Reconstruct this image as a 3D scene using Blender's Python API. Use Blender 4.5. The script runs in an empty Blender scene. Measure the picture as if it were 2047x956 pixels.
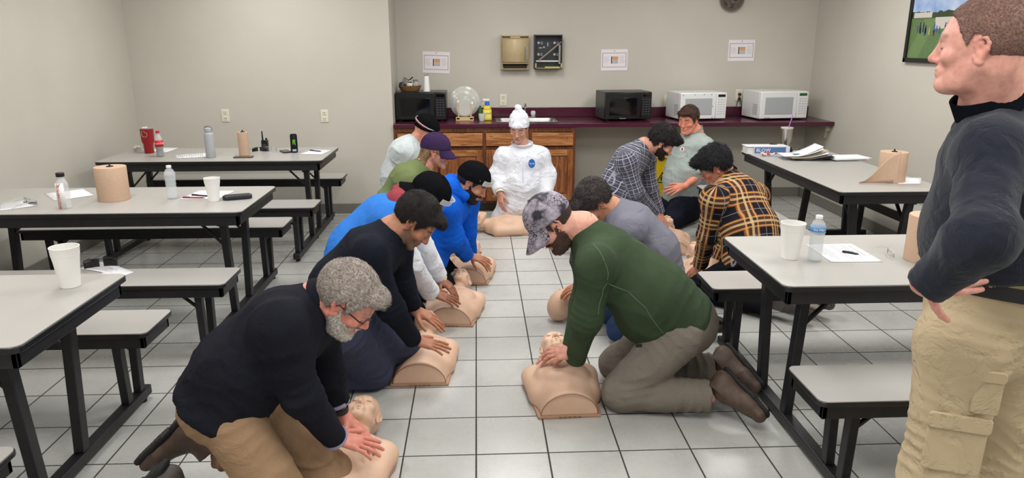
LE = [24, 23, 23, 22, 24, 27, 20, 22, 17, 16, 20]; EXPO = 0.25
import bpy, bmesh, math, random
import numpy as np
from mathutils import Vector, Matrix, Euler
random.seed(7); np.random.seed(7)
SC = bpy.context.scene
COL = SC.collection
PI = math.pi
# ------------------------------------------------------------------ camera calibration (room coordinates, metres)
F = 1448.0; PX, PY = 1023.5, 478.0; CAMH = 1.67
TH = math.atan(398 / F); YAW = math.atan(71.5 / (F / math.cos(TH)))
def ray(px, py):
    x = (px - PX) / F; y = -(py - PY) / F
    c, s = math.cos(TH), math.sin(TH)
    d = (x, s * y + c, c * y - s)
    cy, sy = math.cos(-YAW), math.sin(-YAW)
    return (d[0] * cy - d[1] * sy, d[0] * sy + d[1] * cy, d[2])
def atz(px, py, z=0.0):
    d = ray(px, py); t = (z - CAMH) / d[2]; return (d[0] * t, d[1] * t, z)
def aty(px, py, y):
    d = ray(px, py); t = y / d[1]; return (d[0] * t, y, CAMH + d[2] * t)
def atx(px, py, x):
    d = ray(px, py); t = x / d[0]; return (x, d[1] * t, CAMH + d[2] * t)
# ------------------------------------------------------------------ materials
def lin(c):
    return tuple(((v / 255) / 12.92 if v / 255 <= 0.04045 else ((v / 255 + 0.055) / 1.055) ** 2.4) for v in c[:3]) + (1.0,)
class NT:
    def __init__(s, name):
        s.m = bpy.data.materials.new(name); s.m.use_nodes = True
        s.t = s.m.node_tree; s.b = s.t.nodes['Principled BSDF']
    def n(s, typ, **kw):
        nd = s.t.nodes.new(typ)
        for k, v in kw.items():
            if k in nd.bl_rna.properties.keys(): setattr(nd, k, v)
            else: nd.inputs[k.replace('_', ' ')].default_value = v
        return nd
    def l(s, a, ao, b, bi): s.t.links.new(a.outputs[ao], b.inputs[bi])
    def math(s, op, a, b=None, c=None):
        nd = s.t.nodes.new('ShaderNodeMath'); nd.operation = op
        for i, v in enumerate((a, b, c)):
            if v is None: continue
            if isinstance(v, (int, float)): nd.inputs[i].default_value = v
            else: s.t.links.new(v, nd.inputs[i])
        return nd.outputs[0]
    def mix(s, fac, a, b, blend='MIX'):
        nd = s.t.nodes.new('ShaderNodeMix'); nd.data_type = 'RGBA'; nd.blend_type = blend
        for i, v in ((0, fac), (6, a), (7, b)):
            if isinstance(v, (int, float, tuple)): nd.inputs[i].default_value = v
            else: s.t.links.new(v, nd.inputs[i])
        return nd.outputs[2]
    def coord(s, kind='Object', scale=None):
        tc = s.t.nodes.new('ShaderNodeTexCoord'); o = tc.outputs[kind]
        if scale:
            mp = s.t.nodes.new('ShaderNodeMapping'); mp.inputs['Scale'].default_value = scale
            s.t.links.new(o, mp.inputs[0]); o = mp.outputs[0]
        return o
    def noise(s, vec, scale, detail=3, rough=.5, out=0):
        nd = s.t.nodes.new('ShaderNodeTexNoise'); nd.inputs['Scale'].default_value = scale
        nd.inputs['Detail'].default_value = detail; nd.inputs['Roughness'].default_value = rough
        if vec is not None: s.t.links.new(vec, nd.inputs['Vector'])
        return nd.outputs[out]
    def ramp(s, fac, stops):
        nd = s.t.nodes.new('ShaderNodeValToRGB'); cr = nd.color_ramp
        while len(cr.elements) < len(stops): cr.elements.new(.5)
        for e, (p, c) in zip(cr.elements, stops): e.position = p; e.color = c
        s.t.links.new(fac, nd.inputs[0]); return nd.outputs[0]
    def bump(s, h, strength=.3, dist=.01):
        nd = s.t.nodes.new('ShaderNodeBump'); nd.inputs['Strength'].default_value = strength
        nd.inputs['Distance'].default_value = dist
        s.t.links.new(h, nd.inputs['Height']); s.t.links.new(nd.outputs[0], s.b.inputs['Normal'])
    def base(s, v):
        if isinstance(v, tuple): s.b.inputs['Base Color'].default_value = v
        else: s.t.links.new(v, s.b.inputs['Base Color'])
_MC = {}
def mat(name, col=(200, 200, 200), rough=.5, metal=0., var=0., vs=30., bump=0., bs=200., bd=.002, alpha=None, trans=0., emit=None, ior=1.45, stretch=(1, 1, 1), spec=.5):
    if name in _MC: return _MC[name]
    q = NT(name); c = lin(col)
    q.base(c); q.b.inputs['Roughness'].default_value = rough; q.b.inputs['Metallic'].default_value = metal
    q.b.inputs['Specular IOR Level'].default_value = spec
    q.b.inputs['IOR'].default_value = ior; q.b.inputs['Transmission Weight'].default_value = trans
    if alpha is not None: q.b.inputs['Alpha'].default_value = alpha
    if var or bump: v = q.coord('Object', stretch)
    if var:
        n = q.noise(v, vs, 4)
        dk = tuple(x * (1 - var) for x in c[:3]) + (1,); lt = tuple(min(1, x * (1 + var)) for x in c[:3]) + (1,)
        q.base(q.ramp(n, [(.3, dk), (.7, lt)]))
    if bump: q.bump(q.noise(v, bs, 3), bump, bd)
    if emit: q.b.inputs['Emission Color'].default_value = lin(emit[0]); q.b.inputs['Emission Strength'].default_value = emit[1]
    _MC[name] = q.m
    return q.m
# ------------------------------------------------------------------ mesh builder
class MB:
    def __init__(s): s.v = []; s.f = []; s.mi = []; s.cur = 0
    def add(s, vs, fs, M=None):
        o = len(s.v)
        for v in vs:
            v = Vector(v)
            s.v.append(tuple(M @ v if M is not None else v))
        for f in fs: s.f.append(tuple(o + i for i in f)); s.mi.append(s.cur)
        return s
    def box(s, x0, x1, y0, y1, z0, z1, M=None):
        vs = [(x, y, z) for z in (z0, z1) for y in (y0, y1) for x in (x0, x1)]
        return s.add(vs, [(0, 2, 3, 1), (4, 5, 7, 6), (0, 1, 5, 4), (2, 6, 7, 3), (0, 4, 6, 2), (1, 3, 7, 5)], M)
    def bar(s, a, b, w, h=None, up=(0, 0, 1)):
        a = Vector(a); b = Vector(b); h = h or w; d = b - a; L = d.length; d.normalize()
        up = Vector(up)
        if abs(d.dot(up)) > .98: up = Vector((0, 1, 0)) if abs(d.y) < .9 else Vector((1, 0, 0))
        r = d.cross(up).normalized(); u = r.cross(d)
        M = Matrix.Translation(a) @ Matrix((r, d, u)).transposed().to_4x4()
        return s.box(-w / 2, w / 2, 0, L, -h / 2, h / 2, M)
    def lathe(s, prof, n=24, M=None, cap=True):
        vs = []; fs = []
        for (r, z) in prof:
            for i in range(n):
                a = 2 * PI * i / n; vs.append((r * math.cos(a), r * math.sin(a), z))
        for j in range(len(prof) - 1):
            for i in range(n):
                k = (i + 1) % n
                fs.append((j * n + i, j * n + k, (j + 1) * n + k, (j + 1) * n + i))
        if cap:
            if prof[0][0] > 1e-5: fs.append(tuple(range(n))[::-1])
            if prof[-1][0] > 1e-5: fs.append(tuple((len(prof) - 1) * n + i for i in range(n)))
        return s.add(vs, fs, M)
    def tube(s, pts, r, n=8, closed=False):
        P = [Vector(p) for p in pts]; vs = []; fs = []; m = len(P)
        up = Vector((0, 0, 1)); prev = None
        for i, p in enumerate(P):
            t = (P[(i + 1) % m] - P[i - 1]) if closed else (P[min(i + 1, m - 1)] - P[max(i - 1, 0)])
            t.normalize()
            if prev is None:
                a = up if abs(t.dot(up)) < .9 else Vector((1, 0, 0)); x = t.cross(a).normalized()
            else: x = (prev - t * prev.dot(t)).normalized()
            prev = x; y = t.cross(x); rr = r[i] if isinstance(r, (list, tuple)) else r
            for k in range(n):
                a = 2 * PI * k / n; vs.append(tuple(p + x * math.cos(a) * rr + y * math.sin(a) * rr))
        for i in range(m if closed else m - 1):
            j = (i + 1) % m
            for k in range(n):
                q = (k + 1) % n; fs.append((i * n + k, i * n + q, j * n + q, j * n + k))
        if not closed: fs.append(tuple(range(n))[::-1]); fs.append(tuple((m - 1) * n + k for k in range(n)))
        return s.add(vs, fs)
    def prism(s, poly, z0, z1, M=None):
        n = len(poly)
        vs = [(x, y, z0) for x, y in poly] + [(x, y, z1) for x, y in poly]
        fs = [tuple(range(n))[::-1], tuple(range(n, 2 * n))] + [(i, (i + 1) % n, n + (i + 1) % n, n + i) for i in range(n)]
        return s.add(vs, fs, M)
    def grid(s, fn, nu, nv, thick=0):
        vs = [fn(i / nu, j / nv) for j in range(nv + 1) for i in range(nu + 1)]
        fs = [(j * (nu + 1) + i, j * (nu + 1) + i + 1, (j + 1) * (nu + 1) + i + 1, (j + 1) * (nu + 1) + i) for j in range(nv) for i in range(nu)]
        return s.add(vs, fs)
def rrect(x0, x1, y0, y1, r, n=5):
    o = []
    for cx, cy, a0 in ((x1 - r, y1 - r, 0), (x0 + r, y1 - r, 90), (x0 + r, y0 + r, 180), (x1 - r, y0 + r, 270)):
        for i in range(n + 1):
            a = math.radians(a0 + 90 * i / n); o.append((cx + r * math.cos(a), cy + r * math.sin(a)))
    return o
def obj(name, mb, m, parent=None, loc=None, rot=None, bevel=0, smooth=True, solid=0, sub=0):
    me = bpy.data.meshes.new(name)
    if isinstance(mb, MB):
        me.from_pydata(mb.v, [], mb.f)
        ms = m if isinstance(m, (list, tuple)) else [m]
        for q in ms: me.materials.append(q)
        if len(ms) > 1: me.polygons.foreach_set('material_index', mb.mi)
    me.validate(); me.update()
    if smooth:
        me.polygons.foreach_set('use_smooth', [True] * len(me.polygons))
        me.set_sharp_from_angle(angle=math.radians(38))
    o = bpy.data.objects.new(name, me); COL.objects.link(o)
    if parent: o.parent = parent
    if loc: o.location = loc
    if rot: o.rotation_euler = rot
    if bevel:
        b = o.modifiers.new('bevel', 'BEVEL'); b.width = bevel; b.segments = 2; b.limit_method = 'ANGLE'; b.angle_limit = math.radians(40)
        b.harden_normals = False
    if solid:
        b = o.modifiers.new('solid', 'SOLIDIFY'); b.thickness = solid; b.offset = 1
    if sub:
        b = o.modifiers.new('sub', 'SUBSURF'); b.levels = sub; b.render_levels = sub
    return o
def tag(o, label=None, cat=None, group=None, kind=None):
    if label: o['label'] = label
    if cat: o['category'] = cat
    if group: o['group'] = group
    if kind: o['kind'] = kind
    return o
def thing(name, label, cat, loc=(0, 0, 0), rz=0, group=None):
    o = bpy.data.objects.new(name, None); COL.objects.link(o); o.empty_display_size = .1
    o.location = loc; o.rotation_euler = (0, 0, rz)
    return tag(o, label, cat, group)
def struct(name, mb, m, **k): return tag(obj(name, mb, m, **k), kind='structure')
def dup(root, loc, rz=0, label=None, cat=None, group=None, parent=None):
    r = root.copy(); COL.objects.link(r)
    if parent: r.parent = parent
    if loc is not None: r.location = loc; r.rotation_euler = (0, 0, rz)
    for k, v in (('label', label), ('category', cat), ('group', group)):
        if v: r[k] = v
    for ch in list(root.children): dup(ch, None, parent=r)
    return r
def text_geo(txt, size, extrude=.0006, font_shear=0):
    cu = bpy.data.curves.new('tmp', 'FONT'); cu.body = txt; cu.size = size; cu.extrude = extrude; cu.align_x = 'CENTER'; cu.align_y = 'CENTER'
    cu.resolution_u = 2; cu.shear = font_shear
    o = bpy.data.objects.new('tmp', cu); COL.objects.link(o)
    dg = bpy.context.evaluated_depsgraph_get(); me = o.evaluated_get(dg).to_mesh()
    vs = [tuple(v.co) for v in me.vertices]; fs = [tuple(p.vertices) for p in me.polygons]
    o.evaluated_get(dg).to_mesh_clear(); bpy.data.objects.remove(o); bpy.data.curves.remove(cu)
    return vs, fs
def add_text(mb, txt, size, M, shear=0, bold=0):
    vs, fs = text_geo(txt, size, font_shear=shear)
    mb.add(vs, fs, M); return mb
def wrap_text(mb, txt, size, r, zc, ang, rot=0, dr=.0008, shear=0):
    """text bent round a vertical cylinder of radius r, centred at angle ang, height zc"""
    vs, fs = text_geo(txt, size, .0003, shear)
    c, s_ = math.cos(rot), math.sin(rot); out = []
    for x, y, z in vs:
        x, y = x * c - y * s_, x * s_ + y * c
        a = ang + x / r; rr = r + dr + z
        out.append((rr * math.cos(a), rr * math.sin(a), zc + y))
    mb.add(out, fs); return mb
# ------------------------------------------------------------------ implicit surfaces -> one continuous mesh
_LAT = np.random.RandomState(3).rand(32, 32, 32).astype(np.float32)
def vnoise(P):
    I = np.floor(P).astype(np.int32); f = (P - I).astype(np.float32); f = f * f * (3 - 2 * f); I &= 31; J = (I + 1) & 31
    x0, y0, z0 = I[..., 0], I[..., 1], I[..., 2]; x1, y1, z1 = J[..., 0], J[..., 1], J[..., 2]
    fx, fy, fz = f[..., 0], f[..., 1], f[..., 2]
    a = _LAT[x0, y0, z0] * (1 - fx) + _LAT[x1, y0, z0] * fx; b = _LAT[x0, y1, z0] * (1 - fx) + _LAT[x1, y1, z0] * fx
    c = _LAT[x0, y0, z1] * (1 - fx) + _LAT[x1, y0, z1] * fx; d = _LAT[x0, y1, z1] * (1 - fx) + _LAT[x1, y1, z1] * fx
    return ((a * (1 - fy) + b * fy) * (1 - fz) + (c * (1 - fy) + d * fy) * fz) * 2 - 1
def unit(v):
    v = np.asarray(v, float); return v / (np.linalg.norm(v) + 1e-12)
class SDF:
    """smooth union of tapered capsules and ellipsoids"""
    def __init__(s, k=.02): s.p = []; s.k = k
    def cap(s, a, b, ra, rb=None, k=None, side=None, w=1., flat0=None, flat1=None, op='+', M=None):
        a = np.asarray(a, float); b = np.asarray(b, float)
        if M is not None: a = M[:3, :3] @ a + M[:3, 3]; b = M[:3, :3] @ b + M[:3, 3]; side = None if side is None else M[:3, :3] @ np.asarray(side, float)
        s.p.append(('c', a, b, ra, ra if rb is None else rb, s.k if k is None else k, None if side is None else unit(side), w, flat0, flat1, op)); return s
    def ell(s, c, r, R=None, k=None, op='+', M=None):
        c = np.asarray(c, float); R = np.eye(3) if R is None else np.asarray(R, float)
        if M is not None: c = M[:3, :3] @ c + M[:3, 3]; R = M[:3, :3] @ R
        if not hasattr(r, '__len__'): r = (r, r, r)
        s.p.append(('e', c, R, np.asarray(r, float), None, s.k if k is None else k, None, 1., None, None, op)); return s
    def bounds(s):
        lo = np.full(3, 1e9); hi = -lo
        for q in s.p:
            if q[10] != '+': continue
            if q[0] == 'c':
                r = max(q[3], q[4]) * max(1, q[7]); lo = np.minimum(lo, np.minimum(q[1], q[2]) - r); hi = np.maximum(hi, np.maximum(q[1], q[2]) + r)
            else:
                e = np.abs(q[2]) @ q[3]; lo = np.minimum(lo, q[1] - e); hi = np.maximum(hi, q[1] + e)
        return lo, hi
    @staticmethod
    def one(q, P):
        if q[0] == 'c':
            _, a, b, ra, rb, k, side, w, f0, f1, op = q
            ba = (b - a).astype(np.float32); L2 = float(ba @ ba) + 1e-12; L = math.sqrt(L2)
            v = P - a.astype(np.float32); t = (v @ ba) / L2; tc = np.clip(t, 0, 1)
            v = v - tc[..., None] * ba
            if side is not None and w != 1:
                sd = side.astype(np.float32); ps = v @ sd; v = v + (ps * (1 / w - 1))[..., None] * sd
            d = np.sqrt((v * v).sum(-1)) - (ra + (rb - ra) * tc)
            if f0: d = np.maximum(d, -t * L - (f0 if f0 is not True else 0))
            if f1: d = np.maximum(d, (t - 1) * L - (f1 if f1 is not True else 0))
            return d
        _, c, R, r = q[:4]
        v = (P - c.astype(np.float32)) @ R.astype(np.float32); r = r.astype(np.float32)
        k0 = np.sqrt(((v / r) ** 2).sum(-1)) + 1e-9; k1 = np.sqrt(((v / (r * r)) ** 2).sum(-1)) + 1e-9
        return k0 * (k0 - 1) / k1
    def eval_pts(s, P):
        P = np.asarray(P, np.float32); D = np.full(P.shape[:-1], 9., np.float32)
        for q in s.p: D = s._comb(D, s.one(q, P), q)
        return D
    @staticmethod
    def _comb(D, d, q):
        k = max(q[5], 1e-5)
        if q[10] == '+':
            h = np.clip(.5 + .5 * (D - d) / k, 0, 1); return D * (1 - h) + d * h - k * h * (1 - h)
        h = np.clip(.5 - .5 * (D + d) / k, 0, 1); return D * (1 - h) - d * h + k * h * (1 - h)
    def mesh(s, vox, post=None, lo=None, hi=None):
        l, h = s.bounds(); l = l - 3 * vox - .006; h = h + 3 * vox + .006
        if lo is not None: l = np.maximum(l, lo)
        if hi is not None: h = np.minimum(h, hi)
        n = np.ceil((h - l) / vox).astype(int) + 1
        ax = [(l[i] + vox * np.arange(n[i])).astype(np.float32) for i in range(3)]
        D = np.full(n, 9., np.float32)
        for q in s.p:
            m = q[5] + 2.5 * vox + .008
            if q[0] == 'c':
                r = max(q[3], q[4]) * max(1, q[7]) + m; a0 = np.minimum(q[1], q[2]) - r; a1 = np.maximum(q[1], q[2]) + r
            else: e = np.abs(q[2]) @ q[3] + m; a0 = q[1] - e; a1 = q[1] + e
            i0 = np.clip(((a0 - l) / vox).astype(int), 0, n); i1 = np.clip(((a1 - l) / vox).astype(int) + 2, 0, n)
            if (i1 <= i0).any(): continue
            X = np.stack(np.meshgrid(ax[0][i0[0]:i1[0]], ax[1][i0[1]:i1[1]], ax[2][i0[2]:i1[2]], indexing='ij'), -1)
            sl = (slice(i0[0], i1[0]), slice(i0[1], i1[1]), slice(i0[2], i1[2]))
            D[sl] = s._comb(D[sl], s.one(q, X), q)
        if post is not None:
            m = np.abs(D) < .035 + vox
            idx = np.nonzero(m); P = np.stack([ax[i][idx[i]] for i in range(3)], -1)
            D[m] = post(P, D[m])
        return nets(D, l, vox)
def nets(D, l, vox):
    D[0] = D[-1] = 1; D[:, 0] = D[:, -1] = 1; D[:, :, 0] = D[:, :, -1] = 1
    S = D < 0; n = np.array(D.shape); c = n - 1
    cs = [(i, j, k) for i in (0, 1) for j in (0, 1) for k in (0, 1)]
    cnt = np.zeros(c, np.int8)
    for i, j, k in cs: cnt += S[i:c[0] + i, j:c[1] + j, k:c[2] + k]
    act = (cnt > 0) & (cnt < 8); ci = np.nonzero(act); N = len(ci[0])
    vid = np.full(c, -1, np.int32); vid[ci] = np.arange(N)
    acc = np.zeros((N, 3)); w = np.zeros(N); base = np.stack(ci, -1).astype(float)
    for a in cs:
        for ax in range(3):
            if a[ax]: continue
            b = list(a); b[ax] = 1
            da = D[ci[0] + a[0], ci[1] + a[1], ci[2] + a[2]]; db = D[ci[0] + b[0], ci[1] + b[1], ci[2] + b[2]]
            m = (da < 0) != (db < 0); t = np.where(m, da / np.where(m, da - db, 1), 0)
            p = np.array(a, float)[None].repeat(N, 0); p[:, ax] += t
            acc += p * m[:, None]; w += m
    V = (base + acc / w[:, None]) * vox + l
    Fs = []
    for ax in range(3):
        u, v = (ax + 1) % 3, (ax + 2) % 3
        sl0 = [slice(None)] * 3; sl1 = [slice(None)] * 3; sl0[ax] = slice(0, -1); sl1[ax] = slice(1, None)
        e = S[tuple(sl0)] != S[tuple(sl1)]; I = np.stack(np.nonzero(e), -1)
        I = I[(I[:, u] > 0) & (I[:, v] > 0) & (I[:, u] < c[u]) & (I[:, v] < c[v])]
        ins = S[tuple(I.T)]
        def g(du, dv):
            J = I.copy(); J[:, u] -= du; J[:, v] -= dv; return vid[tuple(J.T)]
        q = np.stack([g(1, 1), g(0, 1), g(0, 0), g(1, 0)], -1); q[~ins] = q[~ins][:, ::-1]
        Fs.append(q)
    return V, np.concatenate(Fs)
def npmesh(name, parts, m, parent=None, origin=(0, 0, 0), cols=None, uvs=None):
    """one mesh object from (V, F) arrays"""
    V = np.concatenate([p[0] for p in parts]) - np.asarray(origin); off = 0; Fl = []
    for p in parts: Fl.append(p[1] + off); off += len(p[0])
    Fa = np.concatenate(Fl)
    me = bpy.data.meshes.new(name); me.vertices.add(len(V)); me.vertices.foreach_set('co', V.astype(np.float32).ravel())
    me.loops.add(Fa.size); me.loops.foreach_set('vertex_index', Fa.astype(np.int32).ravel())
    me.polygons.add(len(Fa)); me.polygons.foreach_set('loop_start', np.arange(0, Fa.size, 4, dtype=np.int32))
    me.polygons.foreach_set('loop_total', np.full(len(Fa), 4, np.int32)); me.update(calc_edges=True); me.validate()
    me.polygons.foreach_set('use_smooth', np.ones(len(me.polygons), bool))
    if cols is not None:
        a = me.attributes.new('tint', 'FLOAT_COLOR', 'POINT'); a.data.foreach_set('color', np.concatenate(cols).astype(np.float32).ravel())
    if uvs is not None:
        a = me.attributes.new('weave', 'FLOAT_VECTOR', 'POINT'); a.data.foreach_set('vector', np.concatenate(uvs).astype(np.float32).ravel())
    me.materials.append(m)
    o = bpy.data.objects.new(name, me); COL.objects.link(o)
    if parent: o.parent = parent
    else: o.location = origin
    return o
# ------------------------------------------------------------------ people
def frame(c, fwd, up):
    y = unit(fwd); z = np.asarray(up, float); z = unit(z - y * (z @ y)); x = np.cross(y, z)
    M = np.eye(4); M[:3, 0] = x; M[:3, 1] = y; M[:3, 2] = z; M[:3, 3] = c; return M
def sst(a, b, x):
    t = np.clip((x - a) / (b - a), 0, 1); return t * t * (3 - 2 * t)
def gs(P, c, r):
    return np.exp(-(((P - np.array(c)) / np.array(r)) ** 2).sum(-1))
def skin_mat():
    if 'skin' in _MC: return _MC['skin']
    q = NT('skin'); a = q.n('ShaderNodeAttribute', attribute_name='tint'); v = q.coord('Object')
    n = q.noise(v, 45, 4); r = q.ramp(n, [(.3, (.86, .80, .78, 1)), (.7, (1.1, 1.12, 1.12, 1))])
    q.base(q.mix(1.0, a.outputs[0], r, 'MULTIPLY')); q.b.inputs['Roughness'].default_value = .52
    q.b.inputs['Specular IOR Level'].default_value = .35
    q.b.inputs['Subsurface Weight'].default_value = .08; q.b.inputs['Subsurface Radius'].default_value = (.01, .004, .002)
    q.bump(q.noise(v, 260, 3), .18, .002); _MC['skin'] = q.m; return q.m
def hair_mat(name, col, col2=None, scale=1.):
    if name in _MC: return _MC[name]
    q = NT(name); v = q.coord('Object', (1, 1, 1)); w = q.noise(v, 18, 2, out=1)
    mp = q.n('ShaderNodeVectorMath', operation='MULTIPLY_ADD'); q.t.links.new(w, mp.inputs[0]); mp.inputs[1].default_value = (.05, .05, .05); q.t.links.new(v, mp.inputs[2])
    n = q.noise(mp.outputs[0], 260 * scale, 3, .6); c2 = col2 or tuple(min(255, x * 1.5 + 8) for x in col)
    q.base(q.ramp(n, [(.36, lin(col)), (.66, lin(c2))])); q.b.inputs['Roughness'].default_value = .65; q.b.inputs['Specular IOR Level'].default_value = .25
    q.bump(n, .9, .006); _MC[name] = q.m; return q.m
def cloth_mat(name, col, rough=.85, bump=.25, bs=900, var=.08, sheen=0.):
    if name in _MC: return _MC[name]
    q = NT(name); v = q.coord('Object'); c = lin(col); n = q.noise(v, 7, 5, .6)
    dk = tuple(x * (1 - var) for x in c[:3]) + (1,); lt = tuple(min(1, x * (1 + var)) for x in c[:3]) + (1,)
    q.base(q.ramp(n, [(.3, dk), (.7, lt)])); q.b.inputs['Roughness'].default_value = rough
    q.b.inputs['Specular IOR Level'].default_value = 0. if 'black' in name or 'cap' in name else .08; q.b.inputs['Sheen Weight'].default_value = sheen
    w = q.noise(v, 5, 2, out=1); mp = q.n('ShaderNodeVectorMath', operation='MULTIPLY_ADD'); q.t.links.new(w, mp.inputs[0]); mp.inputs[1].default_value = (.25, .25, .25); q.t.links.new(v, mp.inputs[2])
    f = q.noise(mp.outputs[0], 15, 4, .55); g = q.noise(v, bs, 2); rd = q.math('SUBTRACT', 1., q.math('MULTIPLY', q.math('ABSOLUTE', q.math('SUBTRACT', f, .5)), 4.))
    h = q.math('ADD', q.math('ADD', q.math('MULTIPLY', f, .9), q.math('MULTIPLY', rd, .28)), q.math('MULTIPLY', g, .08)); q.bump(h, min(1., bump * 1.5), .02)
    _MC[name] = q.m; return q.m
def head_prims(S, M, s=1., fat=0., nose=1., ears=True, neck=None, neck_r=.058):
    e = lambda c, r, k=.02, op='+', R=None: S.ell(np.array(c) * s, np.array(r) * s, R, k * s, op, M)
    c = lambda a, b, ra, rb=None, k=.015, op='+': S.cap(np.array(a) * s, np.array(b) * s, ra * s, (ra if rb is None else rb) * s, k * s, op=op, M=M)
    e((0, -.018, .03), (.077, .097, .088)); e((0, .030, .005), (.066, .062, .080)); e((0, .030, -.055), (.054 + fat, .050, .050))
    c((.050 + fat, -.005, -.045), (.014, .070, -.095), .017 + fat * .6, .017); c((-.050 - fat, -.005, -.045), (-.014, .070, -.095), .017 + fat * .6, .017)
    e((0, .075, -.095), (.021, .018, .018), .015)
    if fat: e((0, .035, -.095), (.045 + fat, .045, .022 + fat), .03)
    for q in (1, -1):
        e((q * .041, .062, -.024), (.024, .022, .020), .015)
        e((q * .032, .101, .004), (.019, .016, .0125), .012, '-')
        e((q * .031, .0755, .002), (.0125, .0125, .0125), .002)
    c((-.034, .0795, .024), (.034, .0795, .024), .010, .010, .012)
    c((0, .086, .012), (0, .098 + .006 * nose, -.028), .0072, .0105, .010); e((0, .100 + .005 * nose, -.031), (.0115, .0105, .0095), .008)
    for q in (1, -1): e((q * .0120, .093, -.034), (.0080, .011, .0080), .006); e((q * .006, .099, -.0415), (.0035, .005, .003), .002, '-')
    e((0, .080, -.062), (.028, .016, .020), .012)
    c((-.018, .089, -.0575), (.018, .089, -.0575), .0055, .0055, .006); c((-.016, .088, -.0685), (.016, .088, -.0685), .0062, .0062, .006)
    c((-.024, .0935, -.063), (.024, .0935, -.063), .0014, .0014, .004, '-')
    c((0, .090, -.081), (0, .090, -.081), .006, .006, .01, '-')
    if ears:
        for q in (1, -1):
            pts = [(.071, .010, -.028), (.074, .002, -.040), (.078, -.012, -.028), (.083, -.024, -.006), (.085, -.026, .012), (.084, -.017, .026), (.080, -.002, .028), (.075, .010, .018), (.073, .010, .004)]
            pts = [(.072 + (a - .072) * .8, -.006 + (b_ + .006) * .82, -.006 + (z + .006) * .86) for a, b_, z in pts]
            for a, b in zip(pts[:-1], pts[1:]): c((q * a[0], a[1], a[2]), (q * b[0], b[1], b[2]), .0044, .0044, .004)
            e((q * .073, -.008, -.005), (.007, .014, .023), .006); e((q * .081, -.004, -.005), (.006, .006, .011), .004, '-')
            e((q * .077, -.006, -.036), (.005, .008, .008), .004)
    if neck is not None:
        a = M[:3, :3] @ (np.array((0, -.030, -.045)) * s) + M[:3, 3]
        S.cap(a, neck, neck_r * s, neck_r * 1.12 * s, .022)
def head_tint(V, M, s, skin, lips=(.62, .30, .27), brow=None, stubble=None, st_amt=.6, red=.25, closed=False, eyes=True):
    L = ((V - M[:3, 3]) @ M[:3, :3]) / s; C = np.ones((len(V), 4)); C[:, :3] = skin
    def bl(m, col, C=C): C[:, :3] = C[:, :3] * (1 - m[:, None]) + np.array(col) * m[:, None]
    rd = np.array(skin) * (1.08, .78, .76)
    m = gs(L, (0, .108, -.03), (.018, .02, .016))
    for q in (1, -1): m = m + gs(L, (q * .045, .07, -.03), (.022, .03, .02)) + gs(L, (q * .083, -.008, -.004), (.012, .025, .032)) * 1.6
    bl(np.clip(m, 0, 1) * red * 1.5, rd)
    if brow is not None:
        for q in (1, -1):
            a = np.abs(L[:, 0] * q - .032) / .021; zc = .0255 + .004 * (1 - a); m = sst(1.0, .7, a) * sst(.0065, .003, np.abs(L[:, 2] - zc)) * (L[:, 1] > .05)
            bl(m * .85, brow)
    if stubble is not None:
        zt = np.interp(L[:, 1], [-.02, .0, .03, .06, .1], [.02, -.01, -.035, -.045, -.045]); m = sst(.008, -.012, L[:, 2] - zt) * sst(-.015, .01, L[:, 1]) * sst(-.125, -.105, L[:, 2])
        bl(m * st_amt, stubble)
    m = sst(1.05, .85, np.sqrt((L[:, 0] / .024) ** 2 + ((L[:, 2] + .063) / .0125) ** 2)) * (L[:, 1] > .075); bl(m * .75, np.array(skin) * lips / .62)
    if eyes:
        for q in (1, -1):
            r = np.sqrt(((L[:, 0] - q * .031) / .0135) ** 2 + ((L[:, 2] - .0015) / .0075) ** 2); front = (L[:, 1] > .074)
            if closed:
                bl(sst(.0022, .0008, np.abs(L[:, 2] + .0045)) * (np.abs(L[:, 0] - q * .031) < .0125) * front, (.03, .02, .015))
            else:
                bl((r < 1) * front * 1., (.62, .60, .58)); rr = np.sqrt((L[:, 0] - q * .031) ** 2 + (L[:, 2] + .001) ** 2)
                bl((rr < .0055) * (r < 1) * front * 1., (.05, .03, .02)); bl(sst(.25, .1, np.abs(r - 1.02)) * (L[:, 2] > 0) * front, (.03, .02, .015))
    return C
SCALP = (((0, -.018, .03), (.077, .097, .088)), ((0, .030, .005), (.066, .062, .080)))
def scalp_field(P, M, s, extra=()):
    S = SDF(.02 * s)
    for c, r in list(SCALP) + list(extra): S.ell(np.array(c) * s, np.array(r) * s, None, .02 * s, '+', M)
    return S
HL = {'short': ([-.13, -.06, -.035, -.020, .0, .012, .024, .036, .05, .065, .08, .11], [-.050, -.058, -.045, .0, .032, .028, -.012, .012, .038, .058, .066, .072]),
      'mop': ([-.13, -.06, -.035, -.020, .0, .012, .024, .036, .05, .065, .08, .11], [-.055, -.06, -.05, .005, .018, .008, -.008, .008, .022, .034, .044, .05]),
      'fringe': ([-.13, -.06, -.035, -.020, .0, .012, .024, .036, .05, .065, .08, .11], [-.035, -.045, -.03, .0, .036, .034, .0, .018, .060, .098, .12, .14]),
      'recede': ([-.13, -.06, -.035, -.020, .0, .012, .024, .036, .05, .065, .08, .11], [-.062, -.056, -.035, .0, .034, .032, .006, .024, .056, .078, .092, .1])}
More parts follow.
